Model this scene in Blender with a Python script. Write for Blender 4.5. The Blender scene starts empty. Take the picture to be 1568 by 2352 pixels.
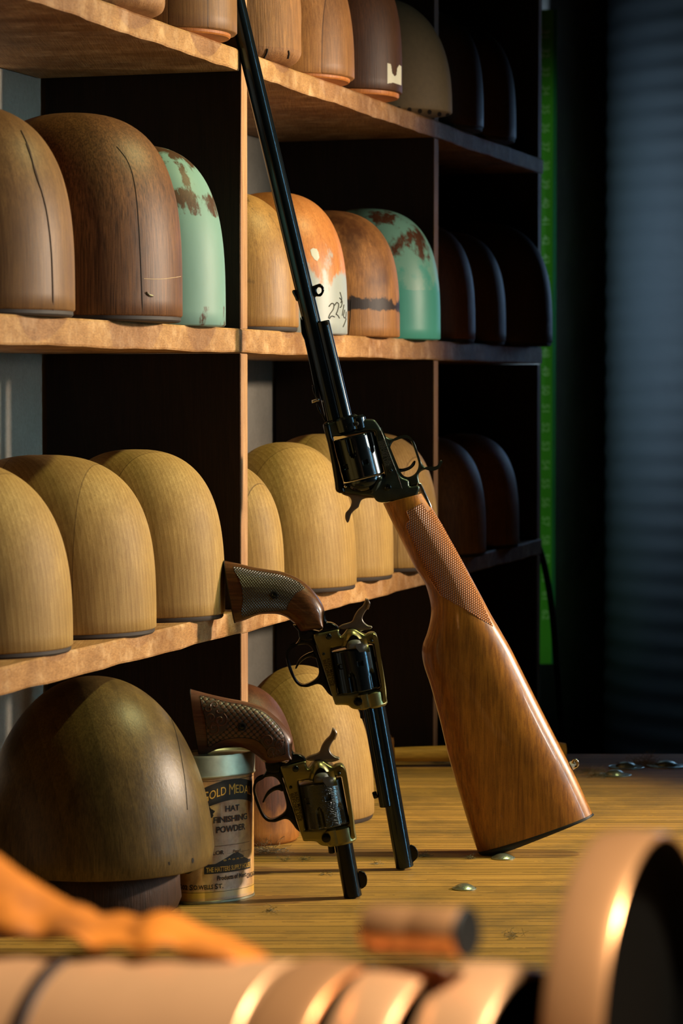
import bpy, bmesh, math, random
from mathutils import Vector, Matrix
from mathutils.bvhtree import BVHTree
R = math.radians
random.seed(7)
SC = bpy.context.scene
COL = SC.collection

# ------------------------------------------------------------------ camera, light, exposure
CZ = 1.269; BENCH = 0.9; FPX = 6500.0
PITCH = math.atan(286 / FPX)
cam = bpy.data.objects.new('camera', bpy.data.cameras.new('camera')); COL.objects.link(cam)
cam.location = (0, 0, CZ); cam.rotation_euler = (R(90) - PITCH, 0, 0)
cam.data.sensor_fit = 'VERTICAL'; cam.data.sensor_height = 36; cam.data.lens = 36 * FPX / 2352
cam.data.clip_start = 0.05
cam.data.dof.use_dof = True; cam.data.dof.focus_distance = 2.17; cam.data.dof.aperture_fstop = 16
SC.camera = cam
SC.view_settings.view_transform = 'Standard'; SC.view_settings.look = 'None'
SC.view_settings.exposure = 0.0; SC.view_settings.gamma = 1.0; SC.view_settings.use_curve_mapping = False
w = bpy.data.worlds.new('world'); SC.world = w; w.use_nodes = True
bg = w.node_tree.nodes['Background']; bg.inputs[0].default_value = (0.25, 0.6, 0.42, 1); bg.inputs[1].default_value = 0.0035

def aim(o, loc, target):
    o.location = loc
    o.rotation_euler = (Vector(target) - Vector(loc)).to_track_quat('-Z', 'Y').to_euler()
def lamp(name, kind, loc, target, energy, color, **kw):
    l = bpy.data.lights.new(name, kind); l.energy = energy; l.color = color
    for k, v in kw.items(): setattr(l, k, v)
    o = bpy.data.objects.new(name, l); COL.objects.link(o); aim(o, loc, target); return o
# yellow-green lamp hanging high over the bench, in front of the shelves
lamp('overhead_lamp', 'SPOT', (0.62, 2.20, CZ + 0.86), (0.0, 2.12, CZ - 0.25), 42, (0.97, 0.95, 0.42), spot_size=R(58), spot_blend=0.5, shadow_soft_size=0.025)
# pinkish warm lamp, low on the right
lamp('side_lamp', 'SPOT', (1.40, 2.36, CZ + 0.23), (-0.06, 2.22, CZ - 0.06), 165, (1.0, 0.80, 0.61), spot_size=R(56), spot_blend=0.9, shadow_soft_size=0.04)
# added weak neutral fill from the right, low enough to reach the grey wall
lamp('front_fill', 'SPOT', (1.32, 1.58, CZ + 0.10), (-0.06, 2.06, CZ + 0.0), 7, (1.0, 0.97, 0.90), spot_size=R(44), spot_blend=0.5, shadow_soft_size=0.05)
# narrow cool strip on the right, added for long highlights on the steel
lamp('highlight_strip', 'AREA', (1.35, 1.72, CZ + 0.21), (0.0, 2.12, CZ + .1), 0.75, (0.36, 0.80, 1.0), shape='RECTANGLE', size=0.022, size_y=1.15, spread=R(60))
# warm spot added for the foreground copper, which the other cones miss
lamp('foreground_fill', 'SPOT', (0.42, 0.45, CZ + 0.62), (0.02, 0.72, CZ - 0.18), 118, (1.0, 0.86, 0.68), spot_size=R(42), spot_blend=0.3, shadow_soft_size=0.06)
# blue daylight on the round column, green glow by the rule
lamp('column_blue_fill', 'SPOT', (1.31, 3.66, CZ + 0.30), (0.70, 4.02, CZ + 0.20), 300, (0.50, 0.72, 1.0), spot_size=R(46), spot_blend=0.9, shadow_soft_size=0.08)
lamp('green_lamp', 'AREA', (0.185, 3.40, CZ + 0.0), (0.275, 3.8, CZ + 0.0), 0.018, (0.45, 1.0, 0.35), shape='RECTANGLE', size=0.03, size_y=0.8, spread=R(20))

# ------------------------------------------------------------------ helpers
def P(px, py, D):
    u = (px - 784) / FPX; v = -(py - 1176) / FPX
    c, s = math.cos(PITCH), math.sin(PITCH)
    dy = c + v * s; dz = -s + v * c
    return Vector((u * D / dy, D, CZ + dz * D / dy))
def px2m(px, D): return px * D / FPX
def lin(c):
    f = lambda x: (x / 255 / 12.92) if x / 255 <= 0.04045 else ((x / 255 + 0.055) / 1.055) ** 2.4
    return (f(c[0]), f(c[1]), f(c[2]), 1)
def empty(name, loc, label=None, cat=None, group=None, rz=0):
    o = bpy.data.objects.new(name, None); COL.objects.link(o)
    o.location = loc; o.rotation_euler = (0, 0, rz); o.empty_display_size = 0.02
    if label: tag(o, label, cat, group)
    return o
def tag(o, label, cat, group=None, kind=None):
    o['label'] = label; o['category'] = cat
    if group: o['group'] = group
    if kind: o['kind'] = kind
    return o
def link(name, me, mat, parent=None, local=False, smooth=None):
    """mesh given in world coordinates (or local to its parent when local=True)"""
    o = bpy.data.objects.new(name, me); COL.objects.link(o)
    if parent is not None:
        o.parent = parent
        if not local:
            m = Matrix.Translation(parent.location) @ parent.rotation_euler.to_matrix().to_4x4()
            me.transform(m.inverted())
    if mat: me.materials.clear(); me.materials.append(mat)
    if smooth is not None:
        for p in me.polygons: p.use_smooth = True
        if smooth:
            try: me.set_sharp_from_angle(angle=R(smooth))
            except Exception: pass
    return o
def recalc(me):
    bm = bmesh.new(); bm.from_mesh(me); bmesh.ops.recalc_face_normals(bm, faces=bm.faces); bm.to_mesh(me); bm.free(); return me
def mesh(verts, faces):
    me = bpy.data.meshes.new('m'); me.from_pydata([tuple(v) for v in verts], [], faces); me.update(); return recalc(me)
def join(meshes):
    bm = bmesh.new()
    for m in meshes: bm.from_mesh(m)
    me = bpy.data.meshes.new('m'); bm.to_mesh(me); bm.free(); return me
def box(x0, x1, y0, y1, z0, z1, bev=0):
    bm = bmesh.new(); bmesh.ops.create_cube(bm, size=1)
    for v in bm.verts: v.co = Vector(((x0 + x1) / 2 + v.co.x * (x1 - x0), (y0 + y1) / 2 + v.co.y * (y1 - y0), (z0 + z1) / 2 + v.co.z * (z1 - z0)))
    if bev: bmesh.ops.bevel(bm, geom=bm.edges[:], offset=bev, segments=2, affect='EDGES')
    me = bpy.data.meshes.new('m'); bm.to_mesh(me); bm.free(); return me
def prism(pts, z0, z1, bev=0):
    bm = bmesh.new(); vs = [bm.verts.new((p[0], p[1], z0)) for p in pts]
    f = bm.faces.new(vs); r = bmesh.ops.extrude_face_region(bm, geom=[f])
    for v in r['geom']:
        if isinstance(v, bmesh.types.BMVert): v.co.z = z1
    bmesh.ops.recalc_face_normals(bm, faces=bm.faces)
    if bev: bmesh.ops.bevel(bm, geom=bm.edges[:], offset=bev, segments=2, affect='EDGES')
    me = bpy.data.meshes.new('m'); bm.to_mesh(me); bm.free(); return me
def frame_axes(d):
    d = d.normalized(); a = Vector((0, 1, 0)) if abs(d.y) < 0.9 else Vector((1, 0, 0))
    x = d.cross(a).normalized(); y = d.cross(x).normalized(); return x, y
def lathe(A, B, prof, n=48, rfun=None):
    """prof: (t along A->B in metres, radius). rfun(theta,t,r)->r"""
    A = Vector(A); d = (Vector(B) - A).normalized(); X, Y = frame_axes(d)
    vs, fs = [], []
    for (t, r) in prof:
        for k in range(n):
            th = 2 * math.pi * k / n; rr = rfun(th, t, r) if rfun else r
            vs.append(A + d * t + X * (rr * math.cos(th)) + Y * (rr * math.sin(th)))
    m = len(prof)
    for i in range(m - 1):
        for k in range(n):
            fs.append((i * n + k, i * n + (k + 1) % n, (i + 1) * n + (k + 1) % n, (i + 1) * n + k))
    fs.append(tuple(range(n))); fs.append(tuple(range((m - 1) * n, m * n)))
    return mesh(vs, fs)
def cyl(A, B, r, n=40, c=0.0004, r2=None):
    L = (Vector(B) - Vector(A)).length; r2 = r if r2 is None else r2
    return lathe(A, B, [(0, r - c), (c, r), (L - c, r2), (L, r2 - c)], n)
def tube(pts, r, n=8, closed=False):
    pts = [Vector(p) for p in pts]; vs, fs = [], []; m = len(pts)
    rr = r if isinstance(r, (list, tuple)) else [r] * m
    prev = None
    for i in range(m):
        a = pts[i - 1] if (i > 0 or closed) else pts[i]; b = pts[(i + 1) % m] if (i < m - 1 or closed) else pts[i]
        d = (b - a)
        if d.length < 1e-9: d = Vector((0, 0, 1))
        d.normalize()
        if prev is None: X, Y = frame_axes(d)
        else:
            X = (prev - d * prev.dot(d)); X = X.normalized() if X.length > 1e-6 else frame_axes(d)[0]; Y = d.cross(X)
        prev = X
        for k in range(n):
            th = 2 * math.pi * k / n; vs.append(pts[i] + X * (rr[i] * math.cos(th)) + Y * (rr[i] * math.sin(th)))
    for i in range(m if closed else m - 1):
        j = (i + 1) % m
        for k in range(n): fs.append((i * n + k, i * n + (k + 1) % n, j * n + (k + 1) % n, j * n + k))
    if not closed: fs.append(tuple(range(n))); fs.append(tuple(range((m - 1) * n, m * n)))
    return mesh(vs, fs)
def spline(pts, n=5, closed=True):
    out = []; m = len(pts)
    for i in range(m if closed else m - 1):
        g = lambda k: pts[k % m] if closed else pts[min(max(k, 0), m - 1)]
        p0, p1, p2, p3 = g(i - 1), g(i), g(i + 1), g(i + 2)
        for k in range(n):
            t = k / n
            out.append(tuple(0.5 * (2 * b + (c - a) * t + (2 * a - 5 * b + 4 * c - d) * t * t + (3 * b - a - 3 * c + d) * t ** 3) for a, b, c, d in zip(p0, p1, p2, p3)))
    if not closed: out.append(tuple(pts[-1]))
    return out
def curve_mesh(loops, thick, bev, res=3):
    """closed 2D loops (x,z metres) -> bevelled slab, thickness along Y, centred on y=0"""
    cu = bpy.data.curves.new('c', 'CURVE'); cu.dimensions = '2D'; cu.fill_mode = 'BOTH'
    cu.extrude = max(thick / 2 - bev, 0.00005); cu.bevel_depth = bev; cu.offset = -bev; cu.bevel_resolution = res
    for lp in loops:
        s = cu.splines.new('POLY'); s.points.add(len(lp) - 1)
        for q, p in zip(s.points, lp): q.co = (p[0], p[1], 0, 1)
        s.use_cyclic_u = True
    ob = bpy.data.objects.new('c', cu); COL.objects.link(ob)
    dg = bpy.context.evaluated_depsgraph_get(); me = bpy.data.meshes.new_from_object(ob.evaluated_get(dg))
    bpy.data.objects.remove(ob); bpy.data.curves.remove(cu)
    for v in me.vertices: v.co = Vector((v.co.x, -v.co.z, v.co.y))
    bm = bmesh.new(); bm.from_mesh(me); bmesh.ops.remove_doubles(bm, verts=bm.verts, dist=1e-6); bmesh.ops.recalc_face_normals(bm, faces=bm.faces); bm.to_mesh(me); bm.free()
    return me
def text_mesh(s, size, bold=0.0, sx=1.0, align='CENTER'):
    cu = bpy.data.curves.new('t', 'FONT'); cu.body = s; cu.size = size; cu.align_x = align; cu.offset = bold; cu.resolution_u = 3
    ob = bpy.data.objects.new('t', cu); COL.objects.link(ob)
    dg = bpy.context.evaluated_depsgraph_get(); me = bpy.data.meshes.new_from_object(ob.evaluated_get(dg))
    bpy.data.objects.remove(ob); bpy.data.curves.remove(cu)
    for v in me.vertices: v.co.x *= sx
    return me

# ------------------------------------------------------------------ materials
class NT:
    def __init__(s, name):
        s.m = bpy.data.materials.new(name); s.m.use_nodes = True; s.t = s.m.node_tree; s.b = s.t.nodes['Principled BSDF']
    def n(s, typ, **kw):
        nd = s.t.nodes.new(typ)
        for k, v in kw.items(): setattr(nd, k, v)
        return nd
    def l(s, a, b): s.t.links.new(a, b)
    def coord(s, scale=(1, 1, 1), loc=(0, 0, 0), rot=(0, 0, 0)):
        tc = s.n('ShaderNodeTexCoord'); mp = s.n('ShaderNodeMapping')
        mp.inputs['Scale'].default_value = scale; mp.inputs['Location'].default_value = loc; mp.inputs['Rotation'].default_value = rot
        s.l(tc.outputs['Object'], mp.inputs[0]); return mp.outputs[0]
    def noise(s, vec, scale, detail=4, rough=0.55, dist=0):
        nd = s.n('ShaderNodeTexNoise'); nd.inputs['Scale'].default_value = scale; nd.inputs['Detail'].default_value = detail
        nd.inputs['Roughness'].default_value = rough; nd.inputs['Distortion'].default_value = dist; s.l(vec, nd.inputs['Vector']); return nd.outputs['Fac']
    def ramp(s, fac, stops, interp='LINEAR'):
        r = s.n('ShaderNodeValToRGB'); r.color_ramp.interpolation = interp; e = r.color_ramp.elements
        while len(e) < len(stops): e.new(0.5)
        for k, (p, c) in enumerate(stops):
            e[k].position = p; e[k].color = c if len(c) == 4 else (*c, 1)
        s.l(fac, r.inputs[0]); return r.outputs[0]
    def math(s, op, a, b=None, c=None, clamp=False):
        nd = s.n('ShaderNodeMath', operation=op); nd.use_clamp = clamp
        for i, v in enumerate((a, b, c)):
            if v is None: continue
            if isinstance(v, (int, float)): nd.inputs[i].default_value = v
            else: s.l(v, nd.inputs[i])
        return nd.outputs[0]
    def mix(s, fac, a, b, mode='MIX'):
        nd = s.n('ShaderNodeMix', data_type='RGBA', blend_type=mode)
        for i, v in ((0, fac), (6, a), (7, b)):
            if isinstance(v, (int, float)): nd.inputs[i].default_value = v
            elif isinstance(v, tuple): nd.inputs[i].default_value = v
            else: s.l(v, nd.inputs[i])
        return nd.outputs[2]
    def bump(s, h, strength, dist=0.001):
        nd = s.n('ShaderNodeBump'); nd.inputs['Strength'].default_value = strength; nd.inputs['Distance'].default_value = dist
        s.l(h, nd.inputs['Height']); s.l(nd.outputs[0], s.b.inputs['Normal'])
    def set(s, color=None, rough=None, metal=None, spec=None, coat=None):
        for key, v in (('Base Color', color), ('Roughness', rough), ('Metallic', metal), ('Specular IOR Level', spec), ('Coat Weight', coat)):
            if v is None: continue
            if isinstance(v, (int, float, tuple)): s.b.inputs[key].default_value = v
            else: s.l(v, s.b.inputs[key])
        return s.m
def G(v): return (v, v, v, 1)
def plain(name, c, rough=0.5, metal=0.0, spec=0.5, var=0.25, nscale=60, bump=0.0, coat=0):
    t = NT(name); v = t.coord(); nz = t.noise(v, nscale, 6)
    c = lin(c); d = tuple(x * (1 - var) for x in c[:3]) + (1,)
    col = t.mix(nz, d, tuple(min(1, x * (1 + var)) for x in c[:3]) + (1,))
    rr = t.math('MULTIPLY_ADD', nz, 0.25 * rough, rough * 0.88)
    if bump: t.bump(nz, bump, 0.0006)
    return t.set(col, rr, metal, spec, coat)
def wood(name, c1, c2, dark, rough=0.6, ring=42, off=(0, 0, 0), along='Z', board=None, paints=(), bump=0.25, rot=(0, 0, 0), fibre=0.5, h=0.13, spec=0.22, coat=0, zstr=0.14, wave=0.3, fscale=900, fst=0.03, blotch=0.45):
    t = NT(name); st = {'Z': (1, 1, zstr), 'X': (zstr, 1, 1), 'Y': (1, zstr, 1)}[along]
    raw = t.coord(); base = t.coord(scale=st, loc=off, rot=rot)
    nz = t.noise(base, 9, 3)
    wv = t.n('ShaderNodeTexWave', wave_type='BANDS', bands_direction='DIAGONAL', wave_profile='SAW')
    wv.inputs['Scale'].default_value = ring; wv.inputs['Distortion'].default_value = 1.3; wv.inputs['Detail'].default_value = 2; wv.inputs['Detail Scale'].default_value = 0.35
    t.l(base, wv.inputs['Vector'])
    fi = {'Z': (1, 1, fst), 'X': (fst, 1, 1), 'Y': (1, fst, 1)}[along]
    fb = t.noise(t.coord(scale=fi, loc=off, rot=rot), fscale, 4, 0.7); fc = t.noise(t.coord(scale=fi, loc=off, rot=rot), fscale * .28, 3, 0.6)
    big = t.noise(raw, 14, 5, 0.6)
    f = t.math('ADD', t.math('MULTIPLY', wv.outputs['Fac'], wave), t.math('ADD', t.math('MULTIPLY', nz, 0.45), t.math('MULTIPLY', t.math('SUBTRACT', fc, .4), .9)), clamp=True)
    col = t.mix(f, lin(c1), lin(c2))
    col = t.mix(t.math('MULTIPLY', t.ramp(fb, [(0.35, G(1)), (0.62, G(0))]), fibre), col, lin(dark))
    col = t.mix(t.math('MULTIPLY', t.ramp(big, [(0.42, G(0)), (0.75, G(1))]), blotch), col, lin(dark))
    sk = t.noise(raw, 1400, 2, 0.6); col = t.mix(t.math('MULTIPLY', t.ramp(sk, [(.5, G(0)), (.75, G(1))]), .35), col, lin(dark))
    if board:
        sp = t.n('ShaderNodeSeparateXYZ'); t.l(t.coord(rot=(0, 0, board[1])), sp.inputs[0])
        q = t.math('DIVIDE', t.math('ADD', sp.outputs[0], board[2]), board[0])
        wn = t.n('ShaderNodeTexWhiteNoise', noise_dimensions='1D'); t.l(t.math('FLOOR', q), wn.inputs['W'])
        col = t.mix(t.math('MULTIPLY', wn.outputs['Value'], 0.5), col, lin(dark))
        fr = t.math('FRACT', q)
        ln = t.math('LESS_THAN', fr, 0.0006 / board[0])
        col = t.mix(t.math('MULTIPLY', ln, 0.6), col, lin(dark), 'MULTIPLY')
    rg = rough
    sz = t.n('ShaderNodeSeparateXYZ'); t.l(raw, sz.inputs[0]); zh = t.math('DIVIDE', sz.outputs[2], h)
    for (pc, pc2, stops, scale, sharp, vstr) in paints:
        nn = t.noise(t.coord(scale=(1, 1, vstr), loc=(off[1] * 3, off[0], 0)), scale, 7, 0.65)
        gv = t.ramp(zh, [(p, G(v)) for p, v in stops])
        mk = t.math('MULTIPLY', t.math('ADD', t.math('SUBTRACT', nn, 1.0), gv), sharp, clamp=True)
        pn = t.noise(t.coord(scale=(1, 1, 0.4)), 35, 5)
        col = t.mix(mk, col, t.mix(pn, lin(pc), lin(pc2)))
    t.bump(t.math('ADD', fb, t.math('MULTIPLY', fc, 0.6)), bump, 0.0004)
    return t.set(col, rg, 0, spec, coat)

M_steel = plain('blued_steel', (48, 57, 64), 0.16, 0.9, 0.6, 0.12, 90)
M_steel_matte = plain('dark_blued_steel', (32, 35, 37), 0.24, 0.85, 0.5, 0.15, 90)
M_case = plain('blackened_frame_steel', (62, 72, 66), 0.38, 0.85, 0.5, 0.35, 150, 0.25)
M_brass = plain('olive_brass_frame', (134, 132, 92), 0.36, 0.92, 0.5, 0.25, 110, 0.12)
M_ham = plain('grey_hammer_steel', (120, 112, 104), 0.42, 0.9, 0.5, 0.15, 200, 0.1)
M_chrome = plain('bright_steel', (200, 200, 196), 0.2, 1.0, 0.5, 0.08, 80)
M_rubber_shade = plain('black_rubber_and_shade', (18, 18, 17), 0.6, 0, 0.4)  # rubber parts, and the black that shades the grip ends
M_grey = plain('matte_grey_metal', (92, 94, 92), 0.7, 0.2, 0.3, 0.1)
M_copper = plain('copper', (222, 164, 112), 0.3, 0.75, 0.5, 0.12, 30)
M_copper2 = plain('pale_copper', (216, 166, 120), 0.4, 0.55, 0.5, 0.12, 25)
M_dark = plain('flat_black', (3, 3, 2), 0.9, 0, 0.05)  # near-black for the insides of the copper bands
M_tinlid = plain('dull_tin', (150, 150, 128), 0.42, 0.85, 0.5, 0.3, 160, 0.2)
M_ink = plain('black_print', (38, 32, 22), 0.6, 0, 0.3)
M_yel = plain('yellow_print', (206, 160, 60), 0.55, 0, 0.3)
M_concho = plain('silver_button', (176, 190, 176), 0.3, 0.9, 0.5, 0.3, 600, 0.3)

def etched_steel():
    t = NT('engraved_steel'); v = t.coord(); wv = t.n('ShaderNodeTexWave', wave_type='RINGS'); wv.inputs['Scale'].default_value = 120
    wv.inputs['Distortion'].default_value = 14; wv.inputs['Detail'].default_value = 3; wv.inputs['Detail Scale'].default_value = 2; t.l(v, wv.inputs['Vector'])
    t.bump(t.ramp(wv.outputs['Fac'], [(0.4, G(0)), (0.6, G(1))]), 0.5, 0.0003); return t.set(lin((76, 82, 84)), 0.24, 0.9)
M_etch = etched_steel()

def lattice(name, pitch, ang1, ang2, c_hi, c_lo, rough=0.4, kind='diamond', depth=0.0005, spec=0.5):
    t = NT(name); tc = t.coord()
    ds = []
    for a in (ang1, ang2):
        d = t.n('ShaderNodeVectorMath', operation='DOT_PRODUCT'); t.l(tc, d.inputs[0]); d.inputs[1].default_value = (math.cos(a), 0, math.sin(a)); ds.append(d.outputs['Value'])
    if kind == 'diamond':
        s1 = t.math('ABSOLUTE', t.math('SINE', t.math('MULTIPLY', ds[0], math.pi / pitch))); s2 = t.math('ABSOLUTE', t.math('SINE', t.math('MULTIPLY', ds[1], math.pi / pitch)))
        hgt = t.math('MINIMUM', s1, s2)
        col = t.mix(t.ramp(hgt, [(0.1, G(0)), (0.75, G(1))]), lin(c_lo), lin(c_hi))
    else:
        cx = t.n('ShaderNodeCombineXYZ'); t.l(t.math('DIVIDE', ds[0], pitch), cx.inputs[0]); t.l(t.math('DIVIDE', ds[1], pitch), cx.inputs[1])
        vo = t.n('ShaderNodeTexVoronoi', voronoi_dimensions='2D'); vo.inputs['Scale'].default_value = 1; vo.inputs['Randomness'].default_value = 0; t.l(cx.outputs[0], vo.inputs['Vector'])
        hgt = t.math('SUBTRACT', 1.0, t.math('MULTIPLY', t.math('POWER', vo.outputs['Distance'], 3), 4), clamp=True)
        col = t.mix(t.ramp(vo.outputs['Distance'], [(0.36, G(1)), (0.5, G(0))]), lin(c_lo), lin(c_hi))
    t.bump(hgt, 1.0, depth); return t.set(col, rough, 0, spec)
M_check_stock = lattice('walnut_checkering', 0.00165, R(-3), R(-62), (188, 112, 52), (70, 36, 14), 0.4, depth=0.0007)
M_check_grip = lattice('dark_grip_checkering', 0.0016, R(38), R(-48), (74, 64, 46), (12, 9, 7), 0.35, depth=0.0006)
M_scale = lattice('carved_scale_grip', 0.0031, R(40), R(-50), (84, 54, 38), (12, 8, 6), 0.42, 'scale', depth=0.0003)
M_stock = wood('walnut_stock', (192, 128, 44), (146, 88, 28), (72, 38, 13), 0.33, 46, (0.3, 0.2, 0.1), rot=(0, R(-22), 0), bump=0.1, fibre=0.6, wave=.3, fscale=500, fst=.05, blotch=.6, spec=0.5, coat=0.25)
M_grip = wood('dark_grip_wood', (120, 76, 40), (52, 30, 16), (26, 14, 8), 0.34, 90, (0.1, 0.5, 0), along='X', bump=0.2, coat=0.3)
M_gripp = wood('carved_grip_wood', (104, 68, 52), (84, 52, 38), (50, 30, 22), 0.36, 50, (0.1, 0.5, 0), along='X', bump=0.05, coat=0.25)
M_shelf = wood('worn_shelf_wood', (196, 150, 98), (158, 112, 64), (96, 60, 30), 0.6, 26, along='Y', rot=(0, 0, R(-16.43)), bump=0.6, paints=[((208, 172, 128), (190, 152, 110), [(0, 0.5), (1, 0.5)], 45, 4, 1.0), ((86, 50, 20), (110, 66, 26), [(0, 0.5), (1, 0.5)], 16, 3, 1.0)])
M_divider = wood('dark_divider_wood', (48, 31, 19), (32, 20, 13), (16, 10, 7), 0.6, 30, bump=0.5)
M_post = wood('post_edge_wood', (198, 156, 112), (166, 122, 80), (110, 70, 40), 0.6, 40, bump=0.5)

def concrete():
    t = NT('grey_concrete'); v = t.coord(); a = t.noise(v, 7, 8, 0.7); b = t.noise(v, 300, 4, 0.7)
    col = t.mix(a, lin((108, 104, 96)), lin((190, 182, 168))); col = t.mix(t.math('MULTIPLY', b, 0.5), col, lin((80, 82, 78)))
    t.bump(b, 0.6, 0.001); return t.set(col, 0.9, 0, 0.2)
M_conc = concrete()
def benchmat():
    t = NT('bench_strips'); v = t.coord(); sp = t.n('ShaderNodeSeparateXYZ'); t.l(v, sp.inputs[0])
    wob = t.noise(t.coord(scale=(1, 0, 0)), 6, 2)
    y = t.math('ADD', sp.outputs[1], t.math('MULTIPLY', wob, 0.006))
    y = t.math('ADD', y, t.math('MULTIPLY', sp.outputs[0], -0.01))
    q = t.math('DIVIDE', y, 0.0255); fl = t.math('FLOOR', q); fr = t.math('FRACT', q)
    # second, thinner set of strips inside each plank
    wn = t.n('ShaderNodeTexWhiteNoise', noise_dimensions='1D'); t.l(fl, wn.inputs['W'])
    cut = t.math('MULTIPLY_ADD', wn.outputs['Value'], 0.5, 0.25)
    side = t.math('GREATER_THAN', fr, cut)
    wn2 = t.n('ShaderNodeTexWhiteNoise', noise_dimensions='1D'); t.l(t.math('ADD', t.math('MULTIPLY', fl, 2.0), side), wn2.inputs['W'])
    cx = t.n('ShaderNodeCombineXYZ'); t.l(sp.outputs[0], cx.inputs[0]); t.l(sp.outputs[1], cx.inputs[1]); t.l(t.math('MULTIPLY', wn2.outputs['Value'], 9), cx.inputs[2])
    mp = t.n('ShaderNodeMapping'); mp.inputs['Scale'].default_value = (0.06, 1, 1); t.l(cx.outputs[0], mp.inputs[0])
    g1 = t.noise(mp.outputs[0], 260, 5, 0.65); g2 = t.noise(v, 10, 6, 0.65); g3 = t.noise(v, 420, 4, 0.7)
    col = t.mix(g1, lin((204, 158, 76)), lin((136, 94, 34)))
    col = t.mix(t.math('MULTIPLY', wn2.outputs['Value'], 0.55), col, lin((116, 88, 30)))
    col = t.mix(t.math('MULTIPLY', t.ramp(g2, [(0.46, G(0)), (0.66, G(1))]), 0.65), col, lin((92, 74, 38)))
    col = t.mix(t.math('MULTIPLY', t.ramp(g3, [(0.55, G(0)), (0.8, G(1))]), 0.5), col, lin((74, 62, 34)))
    def gap(f, wdt): return t.math('LESS_THAN', t.math('ABSOLUTE', f), wdt)
    br = t.noise(t.coord(scale=(1, 1, 1)), 45, 3)
    g_a = t.math('MULTIPLY', t.math('LESS_THAN', fr, 0.065), t.math('GREATER_THAN', br, 0.30))
    g_b = t.math('MULTIPLY', gap(t.math('SUBTRACT', fr, cut), 0.024), t.math('GREATER_THAN', br, 0.44))
    gp = t.math('MAXIMUM', g_a, g_b)
    col = t.mix(t.math('MULTIPLY', gp, 0.85), col, lin((38, 26, 10)))
    hgt = t.math('SUBTRACT', t.math('MULTIPLY', g1, 0.35), gp)
    t.bump(hgt, 0.6, 0.0012)
    return t.set(col, 0.55, 0, 0.4)
M_bench = benchmat()
M_roomdark = plain('dark_painted_wall', (26, 28, 26), 0.9)
M_floor = plain('dark_floor', (40, 32, 24), 0.8)
M_column = plain('ribbed_metal', (110, 122, 134), 0.55, 0.1, 0.4, 0.06, 8)
M_rule = plain('green_rule', (110, 190, 70), 0.6, 0, 0.3, 0.1)
M_rulenum = plain('pale_rule_numbers', (200, 235, 180), 0.6)
M_teal = plain('teal_rule_edge', (30, 130, 100), 0.6)

# ------------------------------------------------------------------ room shell
VPX = 2700.0; PHI = math.atan((VPX - 784) / FPX); O1 = Vector(((565 - 784) / FPX * 2.24, 2.24, 0))
UH = Vector((math.sin(PHI), math.cos(PHI), 0)); VH = Vector((-math.cos(PHI), math.sin(PHI), 0))
K0 = (VPX - 565) * 2.24
def uv(u, v, z=0): p = O1 + UH * u + VH * v; return Vector((p.x, p.y, z))
def u_at(D): return (D - 2.24) / math.cos(PHI)
def struct(o): o['kind'] = 'structure'; return o
def slab(u0, u1, v0, v1, z0, z1, bev=0): return prism([uv(u0, v0)[:2], uv(u1, v0)[:2], uv(u1, v1)[:2], uv(u0, v1)[:2]], z0, z1, bev)
struct(link('floor', box(-1.6, 3.0, -1.0, 5.2, -0.05, 0), M_floor))
struct(link('ceiling', box(-1.6, 3.0, -1.0, 5.2, 2.8, 2.85), M_roomdark))
struct(link('wall_left', slab(-3.2, 2.9, 0.17, 0.27, 0, 2.8), M_conc))
struct(link('wall_back', box(-0.4, 3.0, 4.6, 4.7, 0, 2.8), M_roomdark))
struct(link('wall_right', box(2.9, 3.0, -1.0, 4.6, 0, 2.8), M_roomdark))

# bench
wl = lambda D: (O1.x + VH.x * 0.17) + (D - (O1.y + VH.y * 0.17)) * math.tan(PHI)
bench = empty('workbench', (0.3, 1.6, 0), 'long wooden workbench with a worn top of narrow yellow-brown strips', 'workbench')
link('bench_top', prism([(wl(0.28) + .002, 0.28), (1.55, 0.28), (1.55, 2.84), (wl(2.84) + .002, 2.84)], BENCH - 0.045, BENCH, 0.001), M_bench, bench)
link('apron', box(-0.6, 1.5, 0.32, 0.35, BENCH - 0.14, BENCH - 0.045), M_divider, bench)
for (x, y) in ((-0.45, 0.4), (1.45, 0.4), (1.45, 2.7), (0.3, 2.7)): link('leg', box(x - .04, x + .04, y - .04, y + .04, 0, BENCH - 0.045, 0.002), M_divider, bench)

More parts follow.
